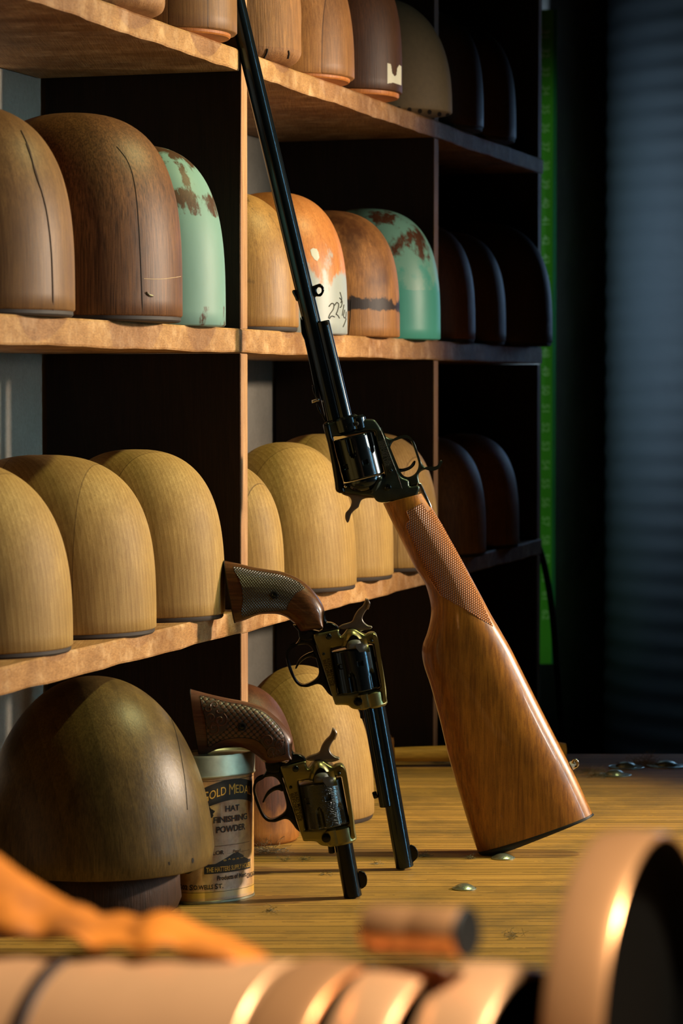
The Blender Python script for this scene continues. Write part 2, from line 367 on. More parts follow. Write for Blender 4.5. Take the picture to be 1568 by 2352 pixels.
# shelving
Z_LOW, Z_MID, Z_UP = CZ - 0.1757, CZ + 0.0462, CZ + 0.264
TH = 0.0185
rack = empty('wooden_shelving', uv(0, 0.084, BENCH), 'open wooden shelving against the grey wall holding rows of hat blocks', 'shelving')
U0, U1, U2, U3 = u_at(1.45), 0.0, u_at(2.82), u_at(3.276)
def shelf(u0, u1, zt, name='shelf_board', th=TH):
    # slightly wavy, worn front edge
    n = 60; vs = []; fs = []
    rnd = random.Random(int(zt * 1000 + u0 * 77))
    ph = [rnd.uniform(0, 6) for _ in range(4)]
    for i in range(n + 1):
        u = u0 + (u1 - u0) * i / n
        j = 0.0006 * math.sin(u * 21 + ph[0]) + 0.0004 * math.sin(u * 77 + ph[1]) + 0.0002 * math.sin(u * 190 + ph[2])
        j2 = 0.0004 * math.sin(u * 33 + ph[3]) + 0.0003 * math.sin(u * 120 + ph[1])
        for (v, z) in ((0.0006 + j, zt - th + 0.0006 + j2), (0.0 + j, zt - th + 0.002 + j2), (0.0 + j, zt - 0.0016 + j2 * .5), (0.0012 + j, zt), (0.167, zt), (0.167, zt - th)):
            vs.append(uv(u, v, z))
    for i in range(n):
        for k in range(6): fs.append((i * 6 + k, i * 6 + (k + 1) % 6, i * 6 + 6 + (k + 1) % 6, i * 6 + 6 + k))
    fs += [tuple(range(6)), tuple(range(n * 6, n * 6 + 6))]
    return link(name, mesh(vs, fs), M_shelf, rack)
shelf(U0, U3 + .012, Z_LOW); shelf(U0, U3 + .012, Z_MID, th=0.0195); shelf(U0, -0.016, Z_UP, th=0.0175); shelf(0.012, U3 + .012, Z_UP, th=0.0175)
def divider(u, z0, z1, name='divider', t=0.0175):
    me = slab(u - t / 2, u + t / 2, 0.0015, 0.166, z0, z1, 0.0005)
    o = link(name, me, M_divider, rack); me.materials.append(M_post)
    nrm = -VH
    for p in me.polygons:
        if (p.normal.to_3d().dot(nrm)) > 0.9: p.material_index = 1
    return o
for (u, zs) in ((U1, [(BENCH, Z_LOW - TH), (Z_LOW, Z_MID - 0.0195), (Z_MID, CZ + 0.52)]), (U2, [(BENCH, Z_LOW - TH), (Z_LOW, Z_MID - .0195), (Z_MID, Z_UP - .0175), (Z_UP, CZ + .52)]), (U3, [(0, Z_LOW - TH), (Z_LOW, Z_MID - .0195), (Z_MID, Z_UP - .0175), (Z_UP, CZ + .52)])):
    for a, b in zs: divider(u, a, b)

# ------------------------------------------------------------------ hat blocks
def block_mesh(a, b, h, p=3.4, q=2.5, n=72, m=34, rough=0.0, seed=0, egg=0.06, cham=0.0012, taper=0.0):
    rnd = random.Random(seed); ph = [rnd.uniform(0, 6.28) for _ in range(8)]
    prof = [(-0.0, 1 - cham / a), (cham / h, 1.0)] if cham < .004 else [(cham * (1 - math.cos(q_)) / h, 1 - cham / a * (1 - math.sin(q_))) for q_ in [i_ * math.pi / 12 for i_ in range(7)]]
    ts = [0.08 + 0.92 * (1 - (1 - i / m) ** 1.7) for i in range(m + 1)]
    for t in ts[:-1]: prof.append((t, max((1 - t ** p), 0) ** (1 / q) * (1 + taper * (0.5 - t))))
    vs, fs = [], []
    for (t, r) in prof:
        for k in range(n):
            th = 2 * math.pi * k / n
            e = 1 + egg * math.cos(th)
            x = a * r * math.cos(th); y = b * r * math.sin(th) * e
            if rough:
                d = rough * (math.sin(3 * th + ph[0] + 5 * t) + .6 * math.sin(9 * th + ph[1]) * math.sin(30 * t + ph[2]) + .5 * math.sin(23 * th + ph[3] + t * 4))
                x *= 1 + d; y *= 1 + d
            vs.append((x, y, t * h))
    L = len(prof)
    for i in range(L - 1):
        for k in range(n): fs.append((i * n + k, i * n + (k + 1) % n, (i + 1) * n + (k + 1) % n, (i + 1) * n + k))
    vs.append((0, 0, h)); vs.append((0, 0, 0)); tp = len(vs) - 2
    for k in range(n): fs.append(((L - 1) * n + k, (L - 1) * n + (k + 1) % n, tp)); fs.append(((k + 1) % n, k, tp + 1))
    return mesh(vs, fs)
BL = {}
def hat_block(key, xr, D, a, b, h, z, mat, label, group=None, jit=0.0, base=0.0035, name='hat_block', bmat=None, inset=0.0012, **kw):
    """xr: screen x of the right-hand limb; D distance of the centre; a = half size front to back, b along the shelf"""
    rz = PHI * -1 + jit
    sup = math.sqrt((a * math.cos(rz)) ** 2 + (b * math.sin(rz)) ** 2)
    X = (xr - 784) / FPX * D - sup
    root = empty(name, (X, D, z), label, 'hat block', group, rz)
    o = link('body', block_mesh(a, b, h - base, **kw), mat, root, local=True, smooth=50); o.location.z = base
    if base:
        s = 1 - inset / a
        link('base_plate', block_mesh_plate(a * s, b * s, base + 0.0005), bmat or M_baseplate, root, local=True, smooth=40)
    BL[key] = root; return root
def block_mesh_plate(a, b, h, n=72, egg=0.06):
    vs, fs = [], []
    for (z, r) in ((0, 0.985), (h * .3, 1), (h, 1)):
        for k in range(n):
            th = 2 * math.pi * k / n; vs.append((a * r * math.cos(th), b * r * math.sin(th) * (1 + egg * math.cos(th)), z))
    for i in range(2):
        for k in range(n): fs.append((i * n + k, i * n + (k + 1) % n, (i + 1) * n + (k + 1) % n, (i + 1) * n + k))
    fs += [tuple(range(n)), tuple(range(2 * n, 3 * n))]
    return mesh(vs, fs)
M_baseplate = plain('dark_block_base', (44, 32, 22), 0.7)
M_obase = wood('orange_block_underside', (214, 140, 66), (180, 104, 44), (120, 66, 26), 0.5, 40)
def pale(i, w=0.05, ang=0.3, sh=0.0):
    return wood('pale_basswood', (198, 162, 98), (140, 106, 52), (96, 66, 30), 0.6, 105 + 9 * (i % 4), (0.37 * i, 0.21 * i, 0.13 * i), board=(w, ang, sh), bump=0.12, fibre=0.35, wave=.4)
def tan(i, c1=(166, 120, 72), c2=(124, 82, 44), d=(70, 42, 22), **kw):
    return wood('tan_block_wood', c1, c2, d, 0.48, 30 + 4 * (i % 3), (0.31 * i, 0.17 * i, 0.4 * i), bump=kw.pop('bump', 0.2), **kw)
GL = 'pale wooden hat blocks on the lower shelf'; GM = 'hat blocks on the middle shelf'; GU = 'hat blocks on the upper shelf'
# lower shelf
hat_block('l1', 165, 1.884, .076, .067, .127, Z_LOW, pale(1, .045, 0.2, .01), 'pale wooden hat block at the left end of the lower shelf', GL, 0.03, p=3.0, q=2.2)
hat_block('l2', 358, 2.03, .082, .067, .1275, Z_LOW, pale(2, .06, -.1, .02), 'pale wooden hat block between two others on the left part of the lower shelf', GL, -0.02)
hat_block('l3', 516, 2.163, .069, .056, .1285, Z_LOW, pale(3, .05, .5, .03), 'pale wooden hat block on the lower shelf beside the upper revolver grip', GL, 0.02)
hat_block('l4', 653, 2.335, .068, .048, .117, Z_LOW, pale(4, .05, .2), 'pale hat block just right of the light post on the lower shelf', GL)
hat_block('l5', 818, 2.475, .063, .062, .128, Z_LOW, pale(5, .042, 0.75, .02), 'pale hat block with meeting wood wedges on its crown, lower shelf behind the carbine hammer', GL, 0.0, p=2.9, q=2.3)
hat_block('l6', 903, 2.61, .066, .060, .133, Z_LOW, pale(6, .05, .2), 'pale hat block on the lower shelf half hidden behind the wedge patterned one', GL)
hat_block('l7', 1006, 2.745, .067, .060, .132, Z_LOW, pale(7, .05, .2), 'pale hat block on the lower shelf seen through the carbine trigger guard', GL)
hat_block('l8', 1116, 2.97, .066, .062, .125, Z_LOW, tan(8, (170, 120, 66), (140, 96, 50)), 'dim brown hat block just right of the carbine lever on the lower shelf', GL)
hat_block('l9', 1192, 3.13, .062, .062, .125, Z_LOW, tan(9, (170, 120, 66), (140, 96, 50)), 'dim brown hat block at the far right end of the lower shelf', GL)
# middle shelf
hat_block('m1', 172, 1.86, .077, .072, .139, Z_MID, tan(11, (160, 118, 70), (110, 76, 42)), 'brown hat block at the left end of the middle shelf', GM, 0.02)
hat_block('m2', 419, 2.02, .078, .070, .148, Z_MID, tan(12, (146, 98, 58), (96, 58, 34), (44, 26, 14), bump=.3, fibre=.8), 'tallest dark brown hat block, with a vertical crack, on the middle shelf', GM, -0.02, p=3.6, q=2.6)
MINT = (122, 152, 142); MINT2 = (96, 130, 118)
hat_block('m3', 519, 2.155, .068, .052, .137, Z_MID, wood('mint_painted_block', (92, 62, 40), (70, 44, 28), (40, 26, 16), 0.5, 30, (.3, .1, .2), h=.137, paints=[(MINT, MINT2, [(0, .60), (.1, .62), (.2, 1.2), (.55, 1.1), (.6, .55), (.7, .54), (.76, .62), (.86, .55), (1, .46)], 70, 14, 0.4)], bump=0.1), 'mint green hat block with worn paint left of the light post on the middle shelf', GM, 0.02, base=0)
hat_block('m4', 686, 2.365, .066, .054, .117, Z_MID, wood('golden_block_wood', (188, 140, 78), (150, 106, 56), (86, 56, 28), 0.45, 30, (4, 2, 1), h=.117, bump=.35, paints=[((96, 70, 40), (70, 50, 30), [(0, .36), (.25, .38), (.31, .52), (.36, .38), (1, .48)], 60, 9, .3)]), 'scratched golden hat block behind the carbine barrel on the middle shelf', GM, 0.02)
hat_block('m5', 797, 2.495, .066, .060, .125, Z_MID, wood('orange_and_white_block', (204, 134, 74), (170, 100, 50), (110, 62, 30), 0.4, 46, (.9, .4, .3), h=.125, bump=.25, paints=[((152, 156, 154), (130, 134, 132), [(0, 1.2), (.2, 1.0), (.3, .72), (.45, .5), (.62, .44), (.72, .34), (1, .2)], 40, 14, .5)]), 'orange hat block with white paint and a handwritten 22 near its base', GM, 0.0, base=0)
hat_block('m6', 917, 2.625, .068, .060, .117, Z_MID, wood('stained_block', (176, 122, 66), (136, 88, 44), (70, 42, 20), 0.5, 32, (.2, .4, .9), h=.117, bump=.4, paints=[((90, 54, 26), (70, 40, 20), [(0, .3), (.3, .4), (.42, .56), (1, .58)], 26, 5, .4), ((38, 26, 22), (30, 20, 18), [(0, .2), (.18, .38), (.235, .74), (.3, .5), (.36, .3), (1, .2)], 60, 12, .9)]), 'brown hat block with a black scorched band left of the teal block', GM, 0.0, base=0)
TEAL = (84, 166, 146); TEAL2 = (56, 126, 112)
hat_block('m7', 1010, 2.755, .072, .058, .127, Z_MID, wood('teal_painted_block', (104, 66, 44), (80, 50, 32), (46, 30, 20), 0.4, 30, (.6, .1, .7), h=.127, bump=.1, paints=[((120, 166, 146), (100, 148, 130), [(0, .9), (.3, 1.1), (.5, .8), (.62, .60), (.78, .54), (.9, .6), (1, .56)], 46, 12, .6), (TEAL, TEAL2, [(0, .8), (.05, 1.3), (.34, 1.3), (.37, .5), (1, .3)], 30, 10, .8)]), 'teal painted hat block with brown chips at the end of the middle shelf bay', GM, 0.02, base=0)
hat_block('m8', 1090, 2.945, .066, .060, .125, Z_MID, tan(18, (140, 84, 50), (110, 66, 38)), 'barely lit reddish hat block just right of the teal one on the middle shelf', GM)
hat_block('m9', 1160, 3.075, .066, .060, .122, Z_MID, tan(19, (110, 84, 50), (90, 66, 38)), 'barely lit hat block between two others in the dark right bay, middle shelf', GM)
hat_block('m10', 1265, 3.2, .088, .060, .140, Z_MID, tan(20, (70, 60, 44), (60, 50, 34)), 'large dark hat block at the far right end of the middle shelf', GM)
# upper shelf
hat_block('u1', 381, 2.02, .070, .062, .13, Z_UP, wood('rough_old_block', (190, 140, 88), (140, 92, 52), (70, 44, 24), 0.6, 40, (.5, .6, .1), bump=.8), 'rough weathered hat block at the left on the upper shelf', GU, base=0, rough=0.006, seed=3, cham=.008)
hat_block('u2', 546, 2.165, .074, .056, .135, Z_UP, tan(22, (188, 136, 80), (150, 104, 56), board=(.022, .1, .0)), 'striped smooth hat block with orange underside left of the barrel on the upper shelf', GU, base=.003, bmat=M_obase, inset=.005)
hat_block('u3', 693, 2.345, .066, .050, .135, Z_UP, wood('cracked_old_block', (180, 126, 74), (120, 76, 40), (60, 36, 18), 0.6, 40, (.8, .6, .1), bump=1.0, paints=[((60, 44, 50), (50, 36, 36), [(0, .2), (.4, .3), (.55, .62), (.7, .4), (1, .3)], 70, 9, .5)]), 'rough cracked hat block just right of the barrel on the upper shelf', GU, base=0, rough=0.007, seed=5, cham=.012)
hat_block('u4', 813, 2.475, .070, .060, .13, Z_UP, tan(24, (206, 146, 86), (176, 116, 56), board=(.034, .1, .01)), 'smooth two-tone hat block with orange underside, upper shelf right of the barrel', GU, base=.003, bmat=M_obase, inset=.004, p=2.6)
hat_block('u5', 922, 2.61, .068, .058, .135, Z_UP, tan(25, (96, 60, 30), (66, 38, 20), (30, 18, 10), bump=.4), 'dark brown hat block with a torn white sticker on the upper shelf', GU, base=.004, bmat=M_obase, inset=.003)
hat_block('u6', 1036, 2.755, .070, .060, .112, Z_UP, plain('grey_brown_composite', (112, 96, 70), 0.7, 0, 0.3, .2, 200, .3), 'grey brown hat block with small holes along its base on the upper shelf', GU, base=0, p=2.6, q=2.0)
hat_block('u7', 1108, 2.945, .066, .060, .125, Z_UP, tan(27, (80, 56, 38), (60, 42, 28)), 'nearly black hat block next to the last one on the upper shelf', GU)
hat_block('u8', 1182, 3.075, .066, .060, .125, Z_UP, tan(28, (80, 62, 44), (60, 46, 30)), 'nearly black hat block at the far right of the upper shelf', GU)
# on the bench
GB = 'hat blocks standing on the bench'
hat_block('b1', 481, 1.985, .083, .080, .1315, BENCH + .0345, wood('dark_olive_block', (128, 104, 58), (84, 66, 36), (36, 28, 16), 0.36, 36, (.4, .3, .9), h=.13, bump=.3, zstr=.3, paints=[((60, 44, 26), (40, 30, 18), [(0, .4), (.3, .46), (.6, .5), (1, .5)], 20, 4, .5)]), 'big dark scuffed hat block set on a round foot at the left of the bench', GB, -0.3, base=0, p=2.1, q=2.1, taper=.05)
pd = empty('wooden_pedestal', ((403 - 784) / FPX * 1.97 - .0585, 1.985, BENCH), 'rough dark wooden foot under the big dark hat block', 'pedestal')
def pedestal():
    rnd = random.Random(4); prof = [(0, .9), (.002, .96), (.01, 1.0), (.024, .99), (.031, .95), (.0343, .9)]; vs = []; fs = []; n = 90
    for (z, r) in prof:
        for k in range(n):
            th = 2 * math.pi * k / n; d = 1 + .012 * math.sin(5 * th + z * 90) + .008 * math.sin(17 * th + z * 200) + rnd.uniform(-.004, .004)
            vs.append((.060 * r * d * math.cos(th), .055 * r * d * math.sin(th), z))
    for i in range(len(prof) - 1):
        for k in range(n): fs.append((i * n + k, i * n + (k + 1) % n, (i + 1) * n + (k + 1) % n, (i + 1) * n + k))
    fs += [tuple(range(n)), tuple(range((len(prof) - 1) * n, len(prof) * n))]
    return mesh(vs, fs)
link('foot_body', pedestal(), wood('charred_foot', (84, 54, 34), (50, 32, 22), (26, 18, 12), 0.55, 40, bump=1.0), pd, local=True, smooth=60)
hat_block('b2', 859, 2.42, .0635, .062, .131, BENCH, pale(31, .04, 1.0, .02), 'tall pale hat block on the bench behind the long barrelled revolver', GB, 0.0, p=2.6, q=2.0)
hat_block('b3', 686, 2.305, .056, .044, .128, BENCH, wood('red_brown_block', (104, 62, 38), (74, 42, 28), (36, 20, 14), 0.45, 36, (.7, .2, .5), h=.12, bump=.25, paints=[((176, 116, 52), (150, 94, 40), [(0, .62), (.2, .56), (.4, .3), (1, .2)], 24, 5, .4)]), 'red brown hat block on the bench behind the short revolver and the tin', GB, 0.0, base=0, cham=.003)

def bvh_of(objs):
    vs, fs = [], []
    for o in objs:
        bpy.context.view_layer.update(); mw = o.matrix_world; k = len(vs)
        vs += [mw @ v.co for v in o.data.vertices]; fs += [tuple(i + k for i in p.vertices) for p in o.data.polygons]
    return BVHTree.FromPolygons(vs, fs)
def onto(bvh, px, py, lift=0.0003):
    """point on a surface met by the sight line at that spot, lifted off along the surface normal"""
    c = Vector((0, 0, CZ)); d = (P(px, py, 2) - c).normalized(); h = bvh.ray_cast(c, d)
    if h[0] is None: return None
    n = h[1] if h[1].dot(d) < 0 else -h[1]
    return h[0] + n * lift
def body(key): return [c for c in BL[key].children if c.name.startswith('body')][0]
def strokes(name, key, lines, r, mat, closed=False):
    bv = bvh_of([body(key)]); ms = []
    for ln in lines:
        pts = [onto(bv, *p, lift=r * 0.25) for p in spline(ln, 4, False)]; pts = [p for p in pts if p is not None]
        if len(pts) > 1: ms.append(tube(pts, r, 6))
    if ms: return link(name, join(ms), mat, BL[key])
def patch(name, key, poly, mat, step=1.2, lift=0.0002, holes=None):
    bv = bvh_of([body(key)]); return panel(name, bv, poly, mat, BL[key], step, lift)
def inside(p, poly):
    x, y = p; c = False; j = len(poly) - 1
    for i in range(len(poly)):
        xi, yi = poly[i]; xj, yj = poly[j]
        if (yi > y) != (yj > y) and x < (xj - xi) * (y - yi) / (yj - yi) + xi: c = not c
        j = i
    return c
def panel(name, bv, poly, mat, parent, step=1.2, lift=0.0002):
    x0 = min(p[0] for p in poly); x1 = max(p[0] for p in poly); y0 = min(p[1] for p in poly); y1 = max(p[1] for p in poly)
    nx = int((x1 - x0) / step) + 1; ny = int((y1 - y0) / step) + 1; idx = {}; vs = []; fs = []
    def V(i, j):
        if (i, j) not in idx:
            p = onto(bv, x0 + i * step, y0 + j * step, lift)
            if p is None: idx[(i, j)] = None
            else: idx[(i, j)] = len(vs); vs.append(p)
        return idx[(i, j)]
    for j in range(ny):
        for i in range(nx):
            if inside((x0 + (i + .5) * step, y0 + (j + .5) * step), poly):
                q = [V(i, j), V(i + 1, j), V(i + 1, j + 1), V(i, j + 1)]
                if None in q: continue
                if max((vs[q[0]] - vs[k]).length for k in q) > 0.006: continue
                fs.append(tuple(q))
    me = bpy.data.meshes.new('m'); me.from_pydata([tuple(v) for v in vs], [], fs)
    return link(name, me, mat, parent, smooth=0)
# handwriting on the white block, sticker, holes, nail
strokes('handwriting', 'm5', [[(755, 704), (761, 697), (766, 699), (765, 710), (757, 722), (754, 731)], [(756, 732), (761, 726), (768, 728)],
    [(768, 701), (773, 695), (777, 699), (775, 712), (771, 722)], [(771, 722), (775, 724), (779, 731)],
    [(780, 671), (784, 686), (782, 696)], [(779, 684), (785, 692), (783, 704), (780, 706)], [(789, 700), (785, 725)],
    [(791, 712), (788, 726), (793, 730), (794, 716)], [(794, 732), (791, 742), (787, 751)]], 0.0005, M_ink)
patch('white_sticker', 'u5', [(889, 145), (897, 147), (900, 168), (906, 176), (910, 172), (911, 158), (916, 149), (921, 152), (921, 196), (903, 190), (889, 192)], plain('torn_white_paper', (200, 196, 170), .7), 1.0)
M_hole = plain('drilled_hole', (12, 9, 6), 0.9)
for hx, hy in ((916, 250), (940, 252), (964, 255), (986, 257), (1009, 262), (1028, 265)):
    patch('hole', 'u6', [(hx + 5 * math.cos(k), hy + 5.5 * math.sin(k)) for k in [i * .45 for i in range(14)]], M_hole, 0.8, 0.0002)
strokes('dark_grain', 'm1', [[(48, 300), (68, 345), (80, 395), (100, 455), (112, 520), (119, 600), (122, 712)], [(60, 330), (84, 400), (106, 480)]], 0.0005, plain('dark_grain_line', (84, 56, 36), .7))
patch('white_paint_blotch', 'm5', [(712, 574), (718, 570), (727, 572), (731, 580), (733, 592), (728, 600), (722, 596), (715, 586)], plain('white_paint', (168, 168, 156), .5), .8)
strokes('pencil_line', 'm2', [[(330, 640), (370, 641), (415, 635)]], .0002, plain('pale_scratch', (190, 160, 120), .7))
strokes('nail_stub', 'm2', [[(336, 672), (342, 678), (350, 680)]], 0.0009, M_ham)
strokes('crack', 'm2', [[(268, 337), (290, 365), (304, 400), (314, 460), (321, 560), (325, 650), (328, 738)]], 0.00025, M_hole)
strokes('crack', 'u3', [[(606, 133), (612, 122), (614, 112)], [(661, 134), (663, 124), (662, 116)]], 0.0007, M_hole)
strokes('crack', 'b1', [[(345, 1590), (375, 1620), (398, 1665), (412, 1720), (424, 1790), (430, 1860)]], 0.0003, M_hole)
strokes('crack', 'm6', [[(806, 690), (804, 730), (800, 770)]], 0.0003, M_hole)
patch('nail_hole', 'b1', [(440, 1972), (443, 1970), (445, 1976), (443, 1983), (440, 1981)], M_hole, .8)
patch('nail_hole', 'b1', [(386, 1980), (389, 1979), (390, 1986), (387, 1987)], M_hole, .8)

# ------------------------------------------------------------------ guns
def smooth_loop(pts, n=4): return spline(pts, n, True)
class Gun:
    """all outlines are drawn in a side-view grid; T maps the grid to image-sized units, D is the real distance of the gun's plane"""
    def __init__(s, name, T, D, foot, label, cat):
        s.T = T; s.D = D; s.root = empty(name, s.pt0(foot), label, cat)
    def pt0(s, f): return P(f[0], f[1], s.D)
    def pt(s, p, dy=0.0):
        q = P(*s.T(p), s.D); q.y += dy; return q
    def flat(s, name, loops, thick, bev, mat, dy=0.0, n=4, parent=None, res=3):
        lp = []
        for L in loops:
            w_ = [s.pt(p) for p in (smooth_loop(L, n) if n > 1 else L)]; lp.append([(v.x, v.z) for v in w_])
        me = curve_mesh(lp, thick, bev, res)
        for v in me.vertices: v.co.y += s.D + dy
        return link(name, me, mat, parent or s.root, smooth=35)
    def rod(s, name, A, B, r, mat, dy=0.0, c=0.0006, n=48, r2=None, parent=None):
        return link(name, cyl(s.pt(A, dy), s.pt(B, dy), r, n, c, r2), mat, parent or s.root, smooth=35)
    def screw(s, p, r, mat, dy, slot=True, name='screw'):
        A = s.pt(p, dy); B = A + Vector((0, -0.0012, 0))
        rs = lathe(A, B, [(0, r), (0.0006, r), (0.001, r * .8), (0.0012, r * .3)], 24)
        return link(name, rs, mat, s.root, smooth=50)
    def loft(s, name, pairs, hs, mat, dy=0.0, sub=4, n=2.5, ring=40, parent=None):
        prs = spline([(*u, *l, h) for (u, l), h in zip(pairs, hs)], sub, False)
        vs, fs = [], []
        for (ux, uy, lx, ly, h) in prs:
            U, L = s.pt((ux, uy)), s.pt((lx, ly)); C = (U + L) / 2; W = (U - L) / 2
            for k in range(ring):
                th = 2 * math.pi * k / ring; c, sn = math.cos(th), math.sin(th)
                a = abs(c) ** (2 / n) * (1 if c > 0 else -1); b = abs(sn) ** (2 / n) * (1 if sn > 0 else -1)
                vs.append(C + W * a + Vector((0, h * b + dy, 0)))
        m = len(prs)
        for i in range(m - 1):
            for k in range(ring): fs.append((i * ring + k, i * ring + (k + 1) % ring, (i + 1) * ring + (k + 1) % ring, (i + 1) * ring + k))
        fs += [tuple(range(ring)), tuple(range((m - 1) * ring, m * ring))]
        return link(name, mesh(vs, fs), mat, parent or s.root, smooth=45)
    def cylinder(s, A, B, r, mat, flute_at_start, phase=0.0, etched=False):
        A3, B3 = s.pt(A), s.pt(B); L = (B3 - A3).length; N = 144; m = 44
        def rf(th, t, rr):
            u = t / L; uf = u if flute_at_start else 1 - u
            k = (th + phase) / (math.pi / 3); d = (k - round(k)) * (math.pi / 3) * r
            wv = 0.0028 * (1 - max(0, (uf - 0.30) / 0.18) ** 2) ** 0.5 if uf < 0.48 else 0
            o = 0
            if wv > 0 and abs(d) < wv: o = 0.0022 * (1 - (d / wv) ** 2)
            k2 = (th + phase + math.pi / 6) / (math.pi / 3); d2 = (k2 - round(k2)) * (math.pi / 3) * r
            if 0.60 < uf < 0.70 and abs(d2) < 0.0022: o = 0.0013
            return rr - o
        prof = [(0, r * .93), (L * .012, r * .98), (L * .03, r)] + [(L * (0.03 + 0.94 * i / m), r) for i in range(1, m)] + [(L * .97, r), (L * .988, r * .98), (L, r * .93)]
        return link('cylinder', lathe(A3, B3, prof, N, rf), mat, s.root, smooth=28)
    def line(s, name, pts, r, mat, dy, closed=False, parent=None):
        pp = [s.pt(p, dy) for p in (smooth_loop(pts, 3) if closed else spline(pts, 4, False))]
        return link(name, tube(pp, r, 6, closed), mat, parent or s.root)
    def stamp(s, rows, mat, dy, name='stamped_lettering'):
        """rows: (text, start point of baseline, end point, letter height m)"""
        ms = []
        for (txt, a, b, hgt) in rows:
            A, B = s.pt(a, dy), s.pt(b, dy); d = (B - A); L = d.length; d.normalize(); up = Vector((-d.z, 0, d.x))
            me = text_mesh(txt, 1.0, 0.01, 1.0, 'LEFT'); wd = max(v.co.x for v in me.vertices)
            for v in me.vertices: v.co = A + d * (v.co.x / wd * L) + up * (v.co.y * hgt / 0.72)
            ms.append(me)
        return link(name, join(ms), mat, s.root)

def c5(p): return (640 + p[0] / 6.031, 1370 + p[1] / 6.031)
def T2(p): return c5(p)
def T1(p):
    x, y = c5(p); return (764.6 + (x - 840.6) * 1.01 + .015 * (y - 1375), 1671.6 + (y - 1374) * 1.06)
M_stamp = plain('dark_stamped_letters', (34, 30, 18), 0.7)
def revolver(name, T, D, foot, label, cylmat, small):
    g = Gun(name, T, D, foot, label, 'revolver')
    k = 1.0 if not small else .98
    frame = [(480, 522), (575, 497), (700, 470), (825, 447), (835, 500), (862, 548), (905, 510), (950, 455), (1010, 440), (1070, 452), (1130, 490), (1195, 522), (1240, 500), (1300, 490), (1345, 515), (1368, 590), (1400, 760), (1435, 960), (1470, 1170), (1490, 1320), (1488, 1430), (1455, 1475), (1370, 1500), (1280, 1535), (1160, 1556), (1050, 1550), (1000, 1530), (960, 1500), (880, 1492), (790, 1490), (765, 1440), (740, 1370), (690, 1200), (600, 920), (530, 690)]
    win = [(728, 730), (760, 706), (900, 690), (1090, 665), (1230, 645), (1310, 648), (1330, 690), (1360, 860), (1395, 1080), (1408, 1240), (1330, 1280), (1130, 1310), (850, 1335), (818, 1320), (800, 1200), (765, 1000)]
    g.flat('frame', [frame, win], 0.0135, 0.0016, M_brass)
    g.flat('top_strap', [[(1300, 492), (1345, 515), (1368, 590), (1400, 760), (1435, 960), (1470, 1170), (1490, 1320), (1488, 1430), (1450, 1475), (1425, 1380), (1410, 1200), (1380, 980), (1345, 740), (1320, 600), (1290, 540)]], 0.0165, 0.0030, M_brass, n=3)
    # recoil shield: rounded half-dome the width of the cylinder, its hollow, the grey safety knob
    g.flat('recoil_shield', [[(872, 690), (892, 600), (925, 505), (975, 455), (1035, 450), (1095, 490), (1150, 560), (1205, 640), (1240, 640), (1235, 655), (1100, 672), (980, 690)]], 0.026, 0.0058, M_brass, n=4, res=6)
    g.flat('shield_recess', [[(930, 700), (940, 620), (985, 540), (1040, 510), (1095, 545), (1140, 610), (1190, 655), (1080, 680)]], 0.0272, 0.0006, M_steel_matte)
    g.flat('safety_lever', [[(940, 705), (942, 630), (985, 585), (1050, 570), (1115, 580), (1142, 620), (1152, 660), (1205, 645), (1210, 680), (1080, 715), (980, 722)]], 0.0335, 0.0045, M_grey, res=5)
    # collar round the barrel root, ejector lobe
    g.rod('barrel_collar', (1290, 1300), (1338, 1530), 0.0098, M_brass, c=.0016)
    g.rod('ejector_collar', (1175, 1318), (1222, 1548), 0.0064, M_brass, dy=-0.003, c=.0014)
    g.cylinder((1012, 712), (1118, 1300), 0.0164 * k, cylmat, False, phase=R(17))
    # rear frame under the grip, trigger guard, trigger, hammer
    g.flat('back_frame', [[(600, 185), (628, 190), (645, 290), (665, 350), (720, 358), (780, 385), (832, 440), (700, 472), (575, 498), (480, 525), (470, 600), (300, 600), (270, 470), (200, 390), (330, 420), (560, 480), (612, 400)]], 0.0125, 0.0014, M_steel_matte, dy=.001, n=2)
    guard_o = [(230, 330), (285, 440), (292, 530), (280, 590), (240, 650), (160, 695), (120, 740), (102, 810), (108, 900), (140, 1010), (190, 1120), (245, 1200), (310, 1240), (390, 1252), (460, 1232), (530, 1210), (590, 1225), (640, 1280), (690, 1345), (752, 1375), (700, 1210), (610, 930), (535, 700), (478, 520), (380, 450)]
    guard_i = [(185, 695), (270, 668), (360, 655), (425, 680), (475, 745), (520, 870), (552, 1000), (550, 1080), (510, 1140), (430, 1190), (340, 1216), (280, 1192), (228, 1125), (178, 1000), (132, 850), (142, 755)]
    gd = g.flat('trigger_guard', [guard_o, guard_i], 0.0095, 0.0016, M_steel_matte, dy=.0005)
    g.flat('trigger', [[(500, 760), (440, 770), (370, 800), (300, 850), (255, 920), (228, 990), (246, 994), (300, 915), (370, 858), (440, 835), (510, 850)]], 0.006, 0.0013, M_steel_matte)
    g.flat('hammer', [[(828, 425), (870, 395), (920, 378), (985, 358), (1020, 335), (1038, 290), (1062, 240), (1105, 180), (1160, 130), (1185, 80), (1200, 32), (1214, 28), (1238, 60), (1250, 100), (1238, 155), (1200, 205), (1165, 270), (1160, 315), (1185, 360), (1235, 398), (1284, 410), (1292, 428), (1262, 450), (1180, 468), (1090, 478), (1000, 445), (900, 452), (845, 440)]], 0.0068, 0.0009, M_ham, n=3)
    g.line('thumb_knurling', [(1216, 34), (1244, 75), (1248, 112), (1225, 170)], 0.0009, M_chrome, -0.0034)
    g.screw((690, 545), 0.0023, M_steel, -0.0068); g.screw((620, 785), 0.0012, M_steel, -0.0068); g.screw((1283, 603), 0.0012, M_steel, -0.0083)
